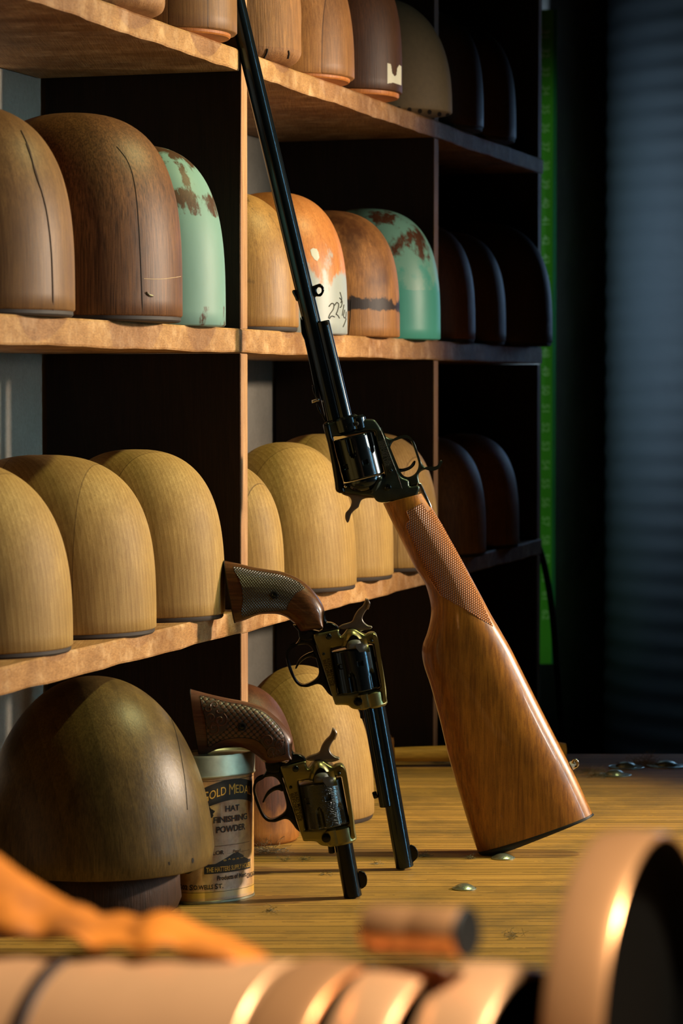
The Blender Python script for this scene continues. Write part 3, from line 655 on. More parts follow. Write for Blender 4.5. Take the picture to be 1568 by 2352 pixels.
    g.screw((1095, 1440), 0.0033, M_steel_matte, -0.0085)
    g.line('frame_seam', [(515, 660), (560, 800), (640, 1040), (745, 1368)], 0.0002, M_chrome, -0.0066)
    g.stamp([('READ MANUAL', (662, 850), (757, 1222), .0025), ('BEFORE USE', (610, 868), (712, 1235), .0025)], M_stamp, -0.0070)
    return g

def surf(o): return bvh_of([o])
# ---- short barrelled revolver, grip on the tin, muzzle on the bench
D1 = 2.035
g1 = revolver('revolver', T1, D1, (810, 2062), 'short barrelled revolver with carved scale pattern grip leaning on the powder tin', M_etch, True)
I = lambda p: p
g1.T = I
g1.rod('barrel', (786.5, 1925), (810.5, 2060), 0.0066, M_steel_matte, n=64)
g1.rod('ejector_stub', (757, 1915), (762, 1960), 0.0024, M_steel_matte)
g1.flat('front_sight', [[(822, 2003), (834, 2002), (841, 2010), (843, 2023), (840, 2034), (832, 2040), (828, 2038)]], .0028, .0004, M_steel_matte)
C6 = lambda p: (420 + p[0] / 5.227, 1570 + p[1] / 5.227)
g1.T = C6
PR1 = [((95, 70), (205, 862)), ((220, 105), (300, 835)), ((380, 145), (420, 785)), ((540, 180), (560, 765)), ((700, 210), (680, 762)), ((850, 245), (780, 790)), ((980, 300), (860, 840)), ((1100, 390), (920, 890)), ((1220, 510), (960, 930)), ((1315, 650), (1030, 955)), ((1312, 780), (1160, 935)), ((1312, 885), (1295, 895))]
grip1 = g1.loft('grip', PR1, [.015, .0155, .0155, .015, .0145, .014, .0138, .0136, .0132, .012, .0115, .011], M_gripp, n=2.5)
g1.loft('grip_butt_shade', [((88, 66), (196, 862)), ((96, 71), (207, 862))], [.0146, .015], M_rubber_shade)  # thin black slab standing in for the shadowed end of the grip
bv = surf(grip1)
def pxl(L, f): return [f(p) for p in L]
border = [(210, 165), (235, 150), (330, 172), (520, 225), (700, 255), (850, 300), (980, 360), (1090, 450), (1180, 560), (1225, 680), (1220, 800), (1215, 850), (1040, 882), (1015, 830), (985, 770), (900, 690), (800, 655), (650, 650), (500, 670), (400, 710), (315, 760), (295, 700), (270, 450), (240, 320)]
panel('scale_carving', bv, pxl(smooth_loop(border, 3), C6), M_scale, g1.root, 1.0, .00025)
def on_lines(g, name, bv, lines, f, r, mat, closed=False, n=4):
    ms = []
    for L in lines:
        pts = [onto(bv, *f(p), lift=r * .5) for p in (smooth_loop(L, n) if closed else spline(L, n, False))]; pts = [p for p in pts if p]
        if len(pts) > 2: ms.append(tube(pts, r, 6, closed))
    return link(name, join(ms), mat, g.root)
on_lines(g1, 'carved_border', bv, [border], C6, .0003, M_hole, True, 3)
def curl(cx, cy, r, turns, a0, cw=1, grow=1.0):
    return [(cx + r * (1 - t) ** grow * math.cos(a0 + cw * t * turns * 6.283), cy + r * (1 - t) ** grow * math.sin(a0 + cw * t * turns * 6.283)) for t in [i / 16 for i in range(15)]]
cl = [curl(380, 265, 55, 1.3, 2.5), curl(450, 440, 85, 1.6, 5.2), curl(450, 450, 50, 1.3, 1.2), curl(370, 530, 80, 1.5, 2.4, -1), curl(340, 410, 50, 1.2, 3.6), curl(310, 300, 45, 1.1, 3.0, -1), curl(430, 320, 50, .8, .4), curl(365, 480, 30, 1.1, 0, 1),
      curl(1015, 690, 75, 1.6, 3.6), curl(1030, 690, 40, 1.3, .4), curl(1160, 735, 60, 1.5, 5.0, -1), curl(1160, 740, 30, 1.2, 2), curl(1080, 810, 70, 1.4, 2.2), curl(1140, 820, 45, 1.2, .6), curl(1060, 850, 40, 1.1, 2.5, -1), curl(1190, 690, 30, 1.1, 1)]
fillpoly = [(300, 230), (380, 200), (460, 300), (520, 370), (540, 470), (500, 560), (380, 620), (320, 560), (280, 440), (255, 330)]
panel('scroll_ground', bv, pxl(smooth_loop(fillpoly, 3), C6), plain('carved_ground', (52, 34, 26), .5), g1.root, 1.0, .0005)
panel('scroll_ground', bv, pxl(smooth_loop([(935, 640), (1030, 620), (1090, 680), (1180, 680), (1215, 760), (1200, 850), (1050, 875), (1010, 800), (945, 720)], 3), C6), plain('carved_ground', (52, 34, 26), .5), g1.root, 1.0, .0005)
on_lines(g1, 'carved_scrolls', bv, cl[:8], C6, .00055, M_gripp)
on_lines(g1, 'carved_scrolls', bv, cl[8:], C6, .00055, M_gripp)
def grip_screw(g, bv, p, f):
    q = onto(bv, *f(p), 0.0); q2 = q + Vector((0, -.0012, 0))
    link('grip_screw_ring', lathe(q, q2, [(0, .0030), (.0008, .0030), (.0009, .0020), (.0003, .0018)], 28), M_hole, g.root, smooth=40)
    link('grip_screw', lathe(q, q2, [(0, .0016), (.0009, .0016), (.0012, .0010)], 24), M_steel, g.root, smooth=40)
grip_screw(g1, bv, (708, 518), C6)

# ---- long barrelled revolver, grip against the lower shelf edge
D2 = 2.155
g2 = revolver('revolver', T2, D2, (929, 1997), 'long barrelled revolver with checkered dark wood grip leaning on the lower shelf', M_steel, False)
g2.T = I
g2.rod('barrel', (862, 1612), (929.5, 1992), 0.0069, M_steel, n=64)
g2.rod('ejector_housing', (845.5, 1620), (886.5, 1851), 0.0050, M_steel, dy=-.0035, n=48)
g2.rod('ejector_rod_tip', (856, 1826), (866, 1823), 0.0028, M_steel_matte, dy=-.0035)
g2.rod('base_pin', (832, 1622), (835, 1650), 0.0026, M_steel_matte)
g2.flat('front_sight', [[(941, 1943), (950, 1943), (957, 1950), (960, 1961), (957, 1971), (950, 1978), (947, 1977)]], .0028, .0004, M_steel_matte)
CG = lambda p: (500 + p[0] / 3.136, 1250 + p[1] / 3.136)
g2.T = CG
PR2 = [((50, 118), (128, 568)), ((150, 140), (200, 545)), ((260, 165), (290, 508)), ((360, 182), (380, 500)), ((450, 196), (440, 505)), ((530, 222), (495, 525)), ((610, 266), (530, 552)), ((680, 328), (565, 582)), ((730, 392), (585, 612)), ((764, 462), (605, 628)), ((762, 530), (690, 612)), ((760, 586), (752, 597))]
grip2 = g2.loft('grip', PR2, [.0155, .016, .016, .0155, .015, .0145, .0142, .014, .0135, .0125, .012, .0115], M_grip, n=2.5)
g2.loft('grip_butt_shade', [((44, 116), (120, 568)), ((52, 119), (130, 568))], [.015, .0155], M_rubber_shade)  # shade on the grip's end, put in as a black slab
bv = surf(grip2)
ck = [(112, 162), (250, 190), (400, 212), (520, 245), (625, 312), (560, 350), (500, 440), (495, 470), (420, 478), (300, 490), (175, 520), (180, 420), (175, 320), (150, 240)]
panel('checkering', bv, pxl(smooth_loop(ck, 2), CG), M_check_grip, g2.root, 1.0, .0003)
on_lines(g2, 'checkering_border', bv, [ck], CG, .00025, M_hole, True, 2)
grip_screw(g2, bv, (405, 366), CG)

# ---- carbine
D3 = 2.228
def C4(p): return (680 + p[0] / 3.92, 900 + p[1] / 3.92)
def C8(p): return (860 + p[0] / 2.672, 1100 + p[1] / 2.672)
def C7(p): return (620 + p[0] / 5.6, 600 + p[1] / 5.6)
g3 = Gun('lever_guard_carbine', I, D3, (1100, 1962), 'revolving carbine with orange walnut stock leaning against the shelving post', 'rifle')
BX = lambda y: 697 + (y - 660) * 0.2365
g3.rod('barrel', (BX(-60), -60), (BX(965), 965), 0.0071, M_steel, n=64)
g3.rod('ejector_housing', (740, 738), (793, 962), 0.0056, M_steel, dy=-.002, n=48)
g3.rod('housing_bridge', (722, 742), (776, 962), 0.0060, M_steel_matte, dy=.0005)
g3.screw((750, 742), .0018, M_hole, -.0065, name='housing_screw')
sw = g3.flat('swivel_clamp', [[(671, 668), (690, 664), (718, 657), (726, 654), (736, 652), (743, 660), (744, 668), (740, 676), (732, 681), (726, 681), (722, 684), (700, 690), (682, 692), (677, 684)], [(731, 660), (727, 666), (729, 674), (734, 676), (738, 670), (737, 662)]], .008, .0016, M_steel)
g3.rod('clamp_band', (BX(660) + .5, 660), (BX(688) + .5, 688), .0082, M_steel, c=.002, parent=sw)
T_ = g3.T; g3.T = C7
g3.flat('rear_sight', [[(388, 730), (402, 735), (430, 800), (470, 835), (490, 850), (516, 935), (512, 968), (486, 972), (500, 1040), (560, 1290), (612, 1600), (628, 1765), (590, 1765), (570, 1640), (540, 1480), (490, 1240), (440, 1010), (404, 930)]], .008, .0007, M_steel, n=2)
g3.flat('sight_leaf', [[(536, 1788), (632, 1762), (636, 1795), (540, 1826)]], .010, .0008, M_chrome, n=1)
g3.flat('sight_elevator', [[(540, 1590), (570, 1640), (580, 1740), (560, 1700), (545, 1640)], ], .007, .0004, M_steel_matte, n=1)
g3.flat('sight_spring', [[(600, 1830), (640, 1900), (660, 1960), (690, 1990), (715, 2060), (700, 2060), (670, 1990), (630, 1940), (596, 1850)]], .006, .0004, M_steel_matte, n=2)
g3.T = C4
fr = [(245, 290), (300, 275), (400, 245), (470, 228), (505, 215), (545, 210), (580, 238), (640, 246), (700, 250), (732, 285), (762, 335), (800, 425), (850, 560), (905, 700), (945, 765), (1008, 795), (1022, 848), (1098, 842), (1106, 880), (1072, 940), (1000, 985), (925, 1002), (870, 980), (780, 994), (725, 982), (690, 942), (640, 930), (560, 925), (440, 905), (363, 896), (345, 800), (318, 640), (285, 470), (255, 360)]
wn_ = [(330, 418), (400, 398), (560, 372), (695, 352), (715, 420), (755, 580), (797, 742), (760, 770), (640, 800), (500, 815), (432, 825), (405, 720), (370, 590)]
g3.flat('frame', [fr, wn_], .0150, .0017, M_case)
g3.flat('top_strap', [[(245, 290), (300, 275), (335, 415), (375, 600), (425, 815), (440, 905), (363, 896), (345, 800), (318, 640), (285, 470), (255, 360)]], .0185, .003, M_steel_matte, n=3)
g3.rod('barrel_collar', (430, 225), (470, 372), .0108, M_steel, c=.002)
g3.rod('ejector_collar', (545, 215), (575, 350), .0064, M_steel, c=.002, dy=-.003)
g3.screw((545, 285), .0016, M_hole, -.0090)
g3.cylinder((517, 395), (612, 772), .0164, M_steel, True, phase=R(14))
A_, B_ = g3.pt((614, 778)), g3.pt((648, 908))
link('recoil_shield', lathe(A_, B_, [(0, .0160), (.0015, .0163), (.004, .0158), (.007, .0135), (.0095, .0095), (.0105, .005), (.0108, .001)], 64), M_steel, g3.root, smooth=60)
g3.flat('loading_gate', [[(690, 850), (715, 790), (765, 755), (768, 790), (745, 850), (700, 900), (670, 905)]], .027, .003, M_case)
g3.flat('hammer', [[(410, 916), (440, 908), (475, 905), (560, 922), (620, 920), (690, 932), (740, 945), (700, 955), (640, 955), (590, 972), (570, 1010), (560, 1038), (520, 1070), (495, 1100), (480, 1150), (468, 1174), (455, 1172), (440, 1135), (445, 1090), (475, 1055), (495, 1010), (495, 975), (478, 945), (440, 932)]], .0068, .0008, M_ham, n=3)
lo = [(752, 328), (770, 345), (792, 385), (830, 415), (880, 421), (935, 402), (1000, 398), (1042, 425), (1072, 475), (1098, 560), (1130, 640), (1155, 672), (1200, 688), (1240, 688), (1275, 668), (1296, 628), (1303, 613), (1309, 618), (1306, 640), (1288, 675), (1250, 694), (1195, 694), (1150, 702), (1115, 722), (1100, 755), (1105, 800), (1112, 832), (1060, 842), (1020, 850), (1010, 795), (960, 775), (925, 735), (895, 670), (850, 560), (800, 440)]
li = [(846, 525), (852, 480), (875, 446), (930, 420), (990, 410), (1025, 432), (1050, 485), (1080, 570), (1100, 640), (1096, 690), (1072, 735), (1035, 760), (995, 768), (960, 758), (930, 728), (905, 680), (872, 600)]
g3.flat('trigger_guard', [lo, li], .0105, .0017, M_case)
g3.flat('trigger', [[(895, 690), (960, 690), (1020, 668), (1058, 622), (1074, 628), (1062, 665), (1020, 700), (965, 718), (905, 722)]], .006, .0016, M_steel)
g3.screw((822, 856), .0027, M_steel, -.0075); g3.screw((849, 707), .0016, M_steel, -.0075); g3.screw((443, 847), .0013, M_chrome, -.0092)
g3.line('frame_seam', [(760, 345), (850, 590), (905, 730), (952, 868)], .00022, M_chrome, -.0075)
g3.line('frame_seam', [(330, 420), (365, 580), (430, 832)], .0003, M_chrome, -.0092)
g3.stamp([('READ MANUAL', (768, 430), (832, 660), .0030), ('BEFORE USE', (735, 445), (800, 672), .0030)], plain('worn_stamped_letters', (96, 100, 90), .5, .6), -.0077)
g3.T = C8
ST = [((296, 84), (52, 150)), ((348, 172), (112, 275)), ((408, 270), (180, 410)), ((466, 375), (248, 545)), ((528, 485), (303, 630)), ((590, 600), (330, 705)), ((655, 720), (346, 790)), ((712, 828), (342, 862)), ((772, 930), (322, 945)), ((832, 1035), (292, 1035)), ((880, 1130), (300, 1135)), ((940, 1250), (345, 1275)), ((1030, 1430), (400, 1480)), ((1120, 1605), (450, 1690)), ((1215, 1790), (528, 1960)), ((1290, 1950), (590, 2165)), ((1334, 2048), (632, 2285))]
stock = g3.loft('stock', ST, [.0125, .0135, .0145, .0145, .0145, .0148, .0152, .0158, .0165, .017, .0175, .018, .0185, .019, .0192, .0195, .0195], M_stock, n=2.35, ring=64)
g3.loft('butt_plate', [((1334, 2048), (632, 2283)), ((1336, 2054), (640, 2298)), ((1336, 2062), (660, 2308)), ((1220, 2105), (745, 2296)), ((1100, 2135), (850, 2248))], [.0195, .0198, .019, .0165, .012], M_rubber_shade, n=2.8, ring=48, sub=3)
g3.flat('lower_tang', [[(262, 20), (285, 25), (345, 155), (350, 172), (322, 178), (255, 45)]], .012, .001, M_chrome, n=1)
bv = surf(stock)
ck = [(195, 200), (290, 150), (322, 202), (352, 188), (440, 325), (560, 555), (725, 905), (640, 852), (402, 712), (330, 600), (190, 290), (200, 268), (216, 252)]
panel('checkering', bv, pxl(ck, C8), M_check_stock, g3.root, 1.2, .0003)
on_lines(g3, 'checkering_border', bv, [ck + [ck[0]]], C8, .0003, plain('pale_checkering_border', (200, 130, 80), .4), False, 1)
pstud = g3.pt((1205, 1762)); q = g3.pt((1232, 1748))
link('sling_stud_base', lathe(pstud, q, [(0, .0035), (.002, .0034), (.004, .0024), (.006, .0022)], 24), plain('white_washer', (210, 208, 200), .4, .4), g3.root, smooth=40)
g3.flat('sling_stud', [[(1216, 1722), (1236, 1716), (1250, 1728), (1253, 1750), (1243, 1768), (1226, 1776), (1214, 1770), (1205, 1740)], [(1228, 1728), (1238, 1732), (1243, 1745), (1236, 1757), (1228, 1750)]], .006, .001, M_chrome, n=2)

# ------------------------------------------------------------------ powder tin
TC = Vector(((491 - 784) / FPX * 2.03, 2.032, BENCH)); TA, TB = .033, .018; TR = R(40)
e1 = Vector((math.cos(TR), math.sin(TR), 0)); e2 = Vector((math.sin(TR), -math.cos(TR), 0))
TH_ = .1065
tin = empty('powder_tin', TC, 'yellowed hat finishing powder tin with a dull metal lid beside the big dark block', 'tin')
def oval(th, k=0.0): return TC + e1 * ((TA + k) * math.cos(th)) + e2 * ((TB + k) * math.sin(th))
def oval_body(prof, n=96):
    vs, fs = [], []
    for (z, k) in prof:
        for i in range(n): p = oval(2 * math.pi * i / n, k); vs.append((p.x, p.y, BENCH + z))
    for j in range(len(prof) - 1):
        for i in range(n): fs.append((j * n + i, j * n + (i + 1) % n, (j + 1) * n + (i + 1) % n, (j + 1) * n + i))
    fs += [tuple(range(n)), tuple(range((len(prof) - 1) * n, len(prof) * n))]
    return mesh(vs, fs)
def tinpaper():
    t = NT('yellowed_paper_tin'); v = t.coord(); a = t.noise(v, 40, 6, .6, 1.0); b = t.noise(v, 160, 5, .6)
    sp = t.n('ShaderNodeSeparateXYZ'); t.l(v, sp.inputs[0])
    col = t.mix(a, lin((206, 160, 92)), lin((146, 98, 42))); col = t.mix(t.math('MULTIPLY', t.ramp(b, [(.42, G(0)), (.66, G(1))]), .7), col, lin((140, 94, 40)))
    zz = t.ramp(t.math('DIVIDE', sp.outputs[2], .1), [(0, G(.2)), (.035, G(.2)), (.045, G(1)), (.085, G(1)), (.095, G(0)), (1, G(0))])
    col = t.mix(t.math('MULTIPLY', zz, .7), col, lin((196, 150, 34)))
    return t.set(col, .42, 0, .5)
link('can_body', oval_body([(0, -.0004), (.0006, .0003), (.0012, 0), (.090, 0), (.0905, -.0006)]), tinpaper(), tin, smooth=50)
link('bottom_rim', oval_body([(0, -.0002), (.0003, .0006), (.0018, .0006), (.0021, 0)]), M_tinlid, tin, smooth=50)
link('lid', oval_body([(.090, .0003), (.0902, .0010), (.0912, .0013), (.092, .0009), (.1045, .0009), (.1062, .0002), (.1062, -.0010), (.1050, -.0022), (.1050, -.010)]), M_tinlid, tin, smooth=40)
NT_ = 720; TAB = []; s_ = 0; pr = None
for i in range(NT_ + 1):
    th = -math.pi * .5 + math.pi * 1.6 * i / NT_; p = oval(th)
    if pr is not None: s_ += (p - pr).length
    TAB.append((s_, th)); pr = p
def th_of(s):
    lo, hi = 0, NT_
    while hi - lo > 1:
        m = (lo + hi) // 2
        if TAB[m][0] < s: lo = m
        else: hi = m
    a, b = TAB[lo], TAB[hi]; return a[1] + (b[1] - a[1]) * (s - a[0]) / max(b[0] - a[0], 1e-9)
def pxof(p): return 784 + FPX * p.x / p.y
# theta runs so that increasing theta goes left on the visible side; find s where the image column is 535
best = min((abs(pxof(oval(th)) - 533) + (0 if (e2 * math.sin(th) * TA + e1 * math.cos(th) * TB).y < 0 else 999), s) for s, th in TAB)
S0 = best[1]
def on_tin(s, z, lift=.0002):
    th = th_of(S0 - s); p = oval(th, lift); return Vector((p.x, p.y, BENCH + z))
if pxof(on_tin(.005, .05)) < pxof(on_tin(-.005, .05)):
    def on_tin(s, z, lift=.0002):
        th = th_of(S0 + s); p = oval(th, lift); return Vector((p.x, p.y, BENCH + z))
print('TIN', [round(pxof(on_tin(k / 1000, .05))) for k in range(-40, 30, 5)])
def tin_text(txt, s0, s1, z, hgt, bold=.0, arch=0.0, smax=99, lift=.0004, crop=-99):
    me = text_mesh(txt, 1.0, bold, 1.0, 'LEFT'); x0 = min(v.co.x for v in me.vertices); x1 = max(v.co.x for v in me.vertices)
    for v in me.vertices:
        s = s0 + (v.co.x - x0) / (x1 - x0) * (s1 - s0); v.co = on_tin(s, z + v.co.y * hgt / .72 - arch * s * s, lift)
    return me
def tin_band(f0, f1, s0, s1, n=60, lift=.0002):
    vs, fs = [], []
    for i in range(n + 1):
        s = s0 + (s1 - s0) * i / n; a, b = f0(s), f1(s)
        for k in range(5): vs.append(on_tin(s, a + (b - a) * k / 4, lift))
    for i in range(n):
        for k in range(4): fs.append((i * 5 + k, i * 5 + k + 1, i * 5 + 6 + k, i * 5 + 5 + k))
    me = bpy.data.meshes.new('m'); me.from_pydata([tuple(v) for v in vs], [], fs); return me
ar = 9.0
link('title_band', tin_band(lambda s: .0735 - ar * s * s, lambda s: .0885 - ar * s * s, -.032, .022), M_ink, tin)
def caps(txt, s0, s1, z, hb, hs, **kw):
    # big initials, smaller capitals: words of one line
    ms = []; words = txt.split(' '); n = sum(len(w_) for w_ in words) + .55 * (len(words) - 1) + .35 * len(words); u = (s1 - s0) / n; s = s0
    for w_ in words:
        ms.append(tin_text(w_[0], s, s + u * 1.2, z, hb, **kw))
        if len(w_) > 1: ms.append(tin_text(w_[1:], s + u * 1.35, s + u * (len(w_) + .3), z + (hb - hs) * .4, hs, **kw))
        s += u * (len(w_) + .9)
    return ms
link('title_lettering', join(caps('GOLD MEDAL', -.0255, .0205, .0775, .0080, .0062, bold=.0, arch=ar)), M_yel, tin)
link('label_lettering', join([tin_text('HAT', -.0068, .0062, .0655, .0042, .03), tin_text('FINISHING', -.0165, .0150, .0580, .0043, .03), tin_text('POWDER', -.0142, .0125, .0508, .0045, .03),
    tin_text('NO...................................', -.0235, .018, .0410, .0026, .01), tin_text('COLOR', -.0245, -.0080, .0350, .0030, .015), tin_text('......Pearl.............', -.0050, .018, .0350, .0026, .0),
    tin_text('Products of Merit', -.0135, .0140, .0165, .0034, .025), tin_text('CHICAGO', .0150, .030, .0150, .0034, .02)] + caps('502 SO.WELLS ST.', -.0420, -.0085, .0105, .0038, .0032, bold=.03)), M_ink, tin)
link('house_emblem', join([tin_band(lambda s: .0215, lambda s: .0285, -.0235, .020), tin_band(lambda s: .0285, lambda s: .0285 + max(.0002, .0065 * (1 - abs(s - .001) / .016)), -.0150, .0170),
    tin_band(lambda s: .0285, lambda s: .0320 + max(0, .0035 * (1 - abs(s - .004) / .007)), -.003, .011)]), M_ink, tin)
link('emblem_lettering', join([tin_text('THE HATTERS SUPPLY HOUSE', -.0220, .0190, .0228, .0036, .012), tin_text('o ^ o n ~', -.0085, .0100, .0300, .0016, .02)]), M_yel, tin)
link('thin_rule', join([tin_band(lambda s: .0082, lambda s: .0085, -.045, .032), tin_band(lambda s: .0880 + .0, lambda s: .0883, -.045, .032)]), M_ink, tin)
def ring_on_tin(s, z, r, wd):
    vs = []; fs = []
    for i in range(33):
        a = 2 * math.pi * i / 32
        for q in (r, r - wd): vs.append(on_tin(s + q * math.cos(a), z + q * math.sin(a), .0003))
    for i in range(32): fs.append((2 * i, 2 * i + 1, 2 * i + 3, 2 * i + 2))
    me = bpy.data.meshes.new('m'); me.from_pydata([tuple(v) for v in vs], [], fs); return me
link('seal_emblem', join([ring_on_tin(-.0360, .0280, .0058, .0008), ring_on_tin(-.0360, .0280, .0042, .0004), ring_on_tin(-.0360, .0280, .0026, .0010)]), M_ink, tin)
leaf = []
for i in range(25):
    a = 2 * math.pi * i / 24; rr = .0036 * (1 + .18 * math.sin(5 * a) + .1 * math.sin(9 * a)); leaf.append((-.0195 + rr * math.cos(a), .0655 + rr * math.sin(a)))
lv = [on_tin(-.0195, .0655, .0004)] + [on_tin(a, b, .0004) for a, b in leaf]
me = bpy.data.meshes.new('m'); me.from_pydata([tuple(v) for v in lv], [], [(0, i, i + 1) for i in range(1, 25)])
link('leaf_print', me, M_ink, tin)

# ------------------------------------------------------------------ small things on the bench
def on_bench(px, py):
    D = 2.0
    for _ in range(30):
        p = P(px, py, D); D *= (CZ - BENCH) / max(CZ - p.z, 1e-6)
    return P(px, py, D)
def concho(px, py, r, label, flange=0.0, tilt=0):
    p = on_bench(px, py); ro = empty('silver_button', p, label, 'button', 'silver buttons lying on the bench')
    pr_ = [(0, r), (.0006, r), (.0018, r * .86), (.0030, r * .62), (.0038, r * .36), (.0041, r * .12)] if not flange else [(0, flange), (.0006, flange), (.0010, flange * .97), (.0012, r * 1.05), (.0030, r * .9), (.0048, r * .6), (.0056, r * .2)]
    me = lathe((0, 0, 0), (0, 0, 1), pr_, 48); link('dome', me, M_concho, ro, local=True, smooth=35)
    link('rim', tube([((flange or r) * math.cos(a), (flange or r) * math.sin(a), .0006) for a in [i * math.pi / 16 for i in range(32)]], .0006, 6, True), M_concho, ro, local=True, smooth=40)
    ro.rotation_euler = (0, 0, .4); return ro
concho(1066, 2042, .0085, 'silver domed button on the open bench, nearest of the buttons')
concho(1155, 1972, .0088, 'silver domed button touching the corner of the carbine butt')
concho(1412, 1781, .009, 'wide brimmed silver button in front of the dust at the back of the bench', .0150)
concho(1438, 1763, .010, 'wide brimmed silver button behind the other one at the back of the bench', .0170)
concho(1530, 1760, .011, 'dim silver button at the right of the dust, near the bench back corner', .0190)
concho(1572, 1990, .0088, 'silver button at the right picture edge behind the copper hoop')
# mallet
mp = P(905, 1748, 2.74)
ml = empty('wooden_mallet', (mp.x, 2.74, BENCH), 'yellow handled wooden mallet lying at the back of the bench', 'mallet')
r0 = .0078
link('handle', lathe((mp.x, 2.74, BENCH + .0125), (mp.x + .2, 2.755, BENCH + .0135), [(0, .0066), (.01, .0070), (.05, .0078), (.10, .0090), (.16, .0098), (.168, .0085)], 32), wood('mallet_handle', (208, 166, 72), (170, 128, 48), (110, 78, 28), .4, 30, along='X'), ml, smooth=50)
hd = box(mp.x - .011, mp.x - .0005, 2.722, 2.758, BENCH, BENCH + .0295, .0025); link('head', hd, wood('mallet_head', (150, 104, 56), (110, 72, 38), (60, 38, 20), .5, 40), ml)
# lint
ms = []
rl = random.Random(11)
for (px, py, s, n) in ((690, 1742, .010, 30), (975, 1967, .004, 60), (1079, 1972, .0035, 50), (620, 2094, .005, 26), (835, 2142, .004, 18), (1175, 2152, .006, 30), (612, 1957, .012, 90), (700, 1975, .004, 26), (1372, 1783, .009, 110), (1480, 1757, .012, 160), (1345, 1772, .008, 60), (1010, 1752, .008, 60), (745, 2010, .004, 16), (650, 1976, .004, 20), (1150, 1895, .004, 14), (862, 1985, .004, 18)):
    c = on_bench(px, py)
    for k in range(n):
        a = c + Vector((rl.gauss(0, s * .55), rl.gauss(0, s * .8), .0004 + abs(rl.gauss(0, s * .16)))); pts = [a]
        d = Vector((rl.gauss(0, 1), rl.gauss(0, 1), rl.gauss(0, .3))).normalized()
        for q in range(4):
            d = (d + Vector((rl.gauss(0, .6), rl.gauss(0, .6), rl.gauss(0, .3)))).normalized(); nx = pts[-1] + d * s * .28; nx.z = max(nx.z, BENCH + .0003); pts.append(nx)
        ms.append(tube(pts, .00013, 3))
tag(link('lint', join(ms), plain('grey_lint', (120, 112, 88), .9)), 'loose grey lint and hair scattered over the bench top', 'lint', kind='stuff')

# ------------------------------------------------------------------ far right: rule, cable, column
DR = 3.8; a = P(1241, 22, DR); b = P(1266, 1440, DR)
rule = empty('long_measuring_rule', (a.x, DR, b.z), 'long green measuring rule standing upright right of the shelving', 'ruler')
link('rule_strip', box(a.x, b.x, DR, DR + .004, b.z - .05, a.z, .0004), M_rule, rule)
link('rule_edge', box(b.x, b.x + px2m(8, DR), DR - .002, DR + .006, b.z - .05, a.z, .0004), M_teal, rule)
ms = []
for k in range(29, 63):
    y = 896 + (k - 50) * 43.0
    if y < 40: continue
    me = text_mesh(str(k), .0135, .0003); c = P(1252, y, DR)
    for v in me.vertices: x, yy = v.co.x, v.co.y; v.co = Vector((c.x + yy - .004, DR - .0004, c.z - x))
    ms.append(me)
link('rule_numbers', join(ms), M_rulenum, rule)
hk = link('rule_hook', box(b.x - .012, b.x + .004, DR + .004, 4.6, a.z - .03, a.z - .02), M_steel_matte, rule)
DCB = 3.5
tag(link('black_cable', tube([P(x, y, DCB) for x, y in spline([(1160, 1150), (1200, 1195), (1238, 1260), (1258, 1340), (1270, 1430), (1280, 1560), (1300, 1800)], 6, False)], .004, 10), M_rubber_shade, smooth=0), 'black cable hanging in a curve in front of the green rule', 'cable')
cx = (1850 - 784) / FPX * 4.25
colm = empty('stand_in_column', (cx, 4.25, 0), 'tall round stand-in column lit cold blue at the right picture edge', 'column')  # column made up for an unidentified blue blur; its curve gives the gradient
rb = [(0, .235)]; z = 0.0
prf = [(i * .006, .30 + .0012 * math.sin(i * 1.1)) for i in range(466)]
link('column_shaft', lathe((cx, 4.25, 0), (cx, 4.25, 1), prf, 96), M_column, colm, smooth=0)
gp_ = P(1388, 1610, 3.0)
# ------------------------------------------------------------------ near foreground: copper on a low box
ZB = CZ - .2104
crate = empty('low_wooden_box', (0, .66, BENCH), 'low wooden box under the blurred copper pieces at the near edge', 'box')
link('box_body', box(-.22, .22, .5, .85, BENCH, ZB - .008, .002), M_divider, crate)
link('box_lid', box(-.225, .225, .495, .855, ZB - .008, ZB, .0015), M_shelf, crate)
def hoop(name, cpx, ctop, D, Rr, wdt, th, yaw, label, mat, group='copper bands lying in the foreground', roll=0, crown=.0006, lid=None):
    c = P(cpx, ctop, D); c = Vector((c.x, D, ZB + Rr))
    ax = Vector((math.cos(yaw), -math.sin(yaw), roll)).normalized()
    ro = empty(name, (c.x, D, ZB), label, 'copper band', group)
    A = c - ax * wdt / 2; n = 128; X, Y = frame_axes(ax); vs = []; fs = []
    prof = [(0, Rr - th), (0, Rr - th * .3), (wdt * .04, Rr)] + [(wdt * t, Rr + crown * math.sin(math.pi * t)) for t in (.2, .4, .6, .8)] + [(wdt * .96, Rr), (wdt, Rr - th * .3), (wdt, Rr - th)]
    for (t, r) in prof:
        for k in range(n): a_ = 2 * math.pi * k / n; vs.append(A + ax * t + X * r * math.cos(a_) + Y * r * math.sin(a_))
    m = len(prof)
    for i in range(m):
        j = (i + 1) % m
        for k in range(n): fs.append((i * n + k, i * n + (k + 1) % n, j * n + (k + 1) % n, j * n + k))
    link('band', mesh(vs, fs), mat, ro, smooth=40)
    if lid:  # near-black lining and disc added to close the band
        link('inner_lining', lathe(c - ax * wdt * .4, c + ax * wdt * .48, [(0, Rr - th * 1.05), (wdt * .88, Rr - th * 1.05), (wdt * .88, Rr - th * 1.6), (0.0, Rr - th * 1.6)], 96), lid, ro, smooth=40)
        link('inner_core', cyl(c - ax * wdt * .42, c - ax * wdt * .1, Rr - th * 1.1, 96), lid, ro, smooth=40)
    return ro
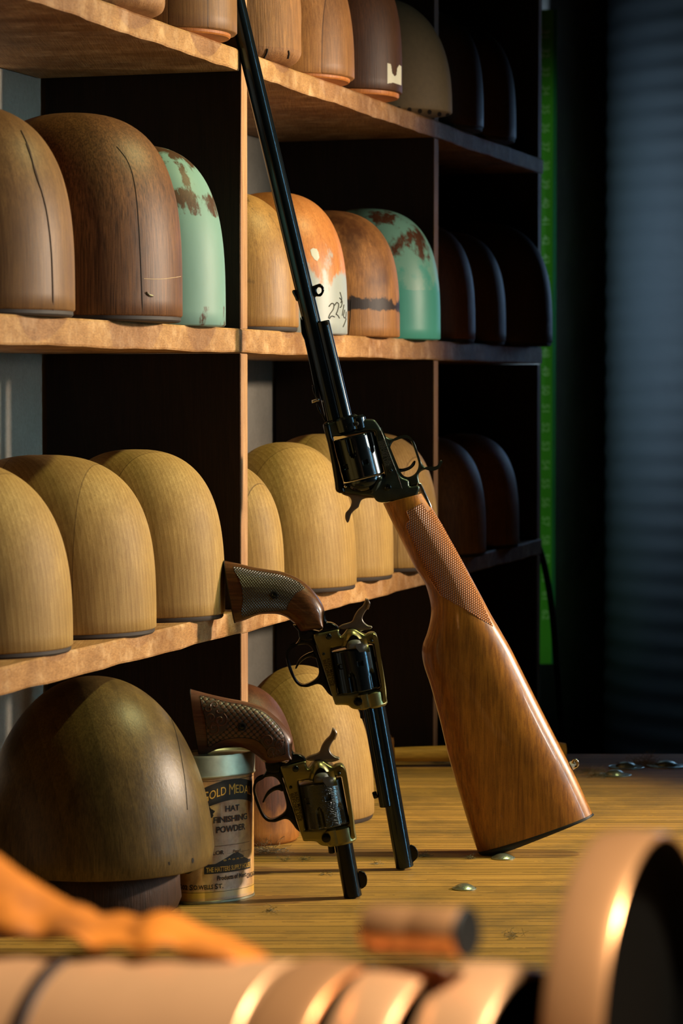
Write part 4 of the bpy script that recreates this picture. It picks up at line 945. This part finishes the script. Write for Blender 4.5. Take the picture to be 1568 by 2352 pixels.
hoop('copper_hoop', 1446, 1920, .70, .0497, .0148, .0010, R(22), 'large open copper hoop standing on edge, blurred, at the lower right', M_copper, lid=M_dark)
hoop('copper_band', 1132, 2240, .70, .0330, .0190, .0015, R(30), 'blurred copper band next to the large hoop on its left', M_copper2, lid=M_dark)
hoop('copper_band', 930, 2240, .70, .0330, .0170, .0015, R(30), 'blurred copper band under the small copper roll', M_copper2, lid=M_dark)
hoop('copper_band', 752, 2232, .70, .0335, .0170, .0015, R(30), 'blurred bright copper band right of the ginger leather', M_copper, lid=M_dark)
A = P(852, 2135, .705); B = P(1070, 2142, .690)
rl_ = empty('copper_roll', (A + B) / 2 - Vector((0, 0, .006)), 'small blurred copper roll lying on top of the copper bands', 'copper roll')
ax = (B - A); L = ax.length
link('roll_wall', lathe(A, B, [(0, .0058), (.0006, .0062), (L * .46, .0062), (L * .5, .0058), (L * .54, .0062), (L - .0006, .0062), (L, .0058)], 64), M_copper, rl_, smooth=50)
link('roll_end', cyl(B - ax * .01, B + ax * .03, .0064, 48), M_rubber_shade, rl_, smooth=40)
# long pale copper drum at the left with a dark strap
ax = Vector((math.cos(R(30)), -math.sin(R(30)), 0)); B = P(752, 2232, .70); B.z = ZB + .0335; B = B - ax * .0100; A = B - ax * .15; A.z = ZB + .0275
ax = (B - A).normalized()
dr = empty('copper_drum', Vector(((A.x + B.x) / 2, (A.y + B.y) / 2, ZB)), 'long pale copper drum with a dark strap, blurred at the lower left', 'drum')
link('drum_wall', cyl(A, B, .0272, 96, .0006, r2=.0325), M_copper2, dr, smooth=40)
s0 = B - ax * .066
link('dark_strap', cyl(s0 - ax * .0026, s0 + ax * .0026, .0312, 96, .0004), plain('dark_strap_leather', (40, 24, 14), .6), dr, smooth=40)
# ginger leather scrap draped over the drum
def leather():
    ridge = [(-120, 1905), (0, 1975), (80, 2020), (150, 2075), (220, 2122), (300, 2112), (360, 2100), (430, 2118), (520, 2152), (590, 2200), (640, 2240)]
    rp = spline(ridge, 6, False); m = len(rp); vs = []; fs = []; K = 15; rnd = random.Random(5)
    for i, (x, y) in enumerate(rp):
        D = .775 - .06 * i / m; c = P(x, y, D); drop = max((c.z - (ZB + .067)), .001); wd = .020 * (1 - .75 * (i / m) ** 3)
        for k in range(K):
            t = k / (K - 1) * 2 - 1
            zz = c.z - drop * (abs(t) ** 1.15) - .0012 + .0006 * math.sin(i * .7 + k) * abs(t)
            vs.append((c.x, D + wd * t * (1.1 if t < 0 else 1) + .0015 * math.sin(i * .5), zz + .0008 * math.sin(i * .37)))
    for i in range(m - 1):
        for k in range(K - 1): fs.append((i * K + k, i * K + k + 1, (i + 1) * K + k + 1, (i + 1) * K + k))
    me = bpy.data.meshes.new('m'); me.from_pydata(vs, [], fs); return me
t = NT('ginger_leather'); v = t.coord(); nz = t.noise(v, 30, 6); col = t.mix(t.ramp(nz, [(.45, G(0)), (.75, G(1))]), lin((176, 104, 32)), lin((60, 34, 14))); t.bump(nz, .6, .002); M_leather = t.set(col, .6, 0, .3)
lo_ = link('leather_scrap', leather(), M_leather, smooth=0); md = lo_.modifiers.new('thickness', 'SOLIDIFY'); md.thickness = .0014
tag(lo_, 'crumpled ginger leather scrap lying over the blurred copper drum', 'leather scrap')
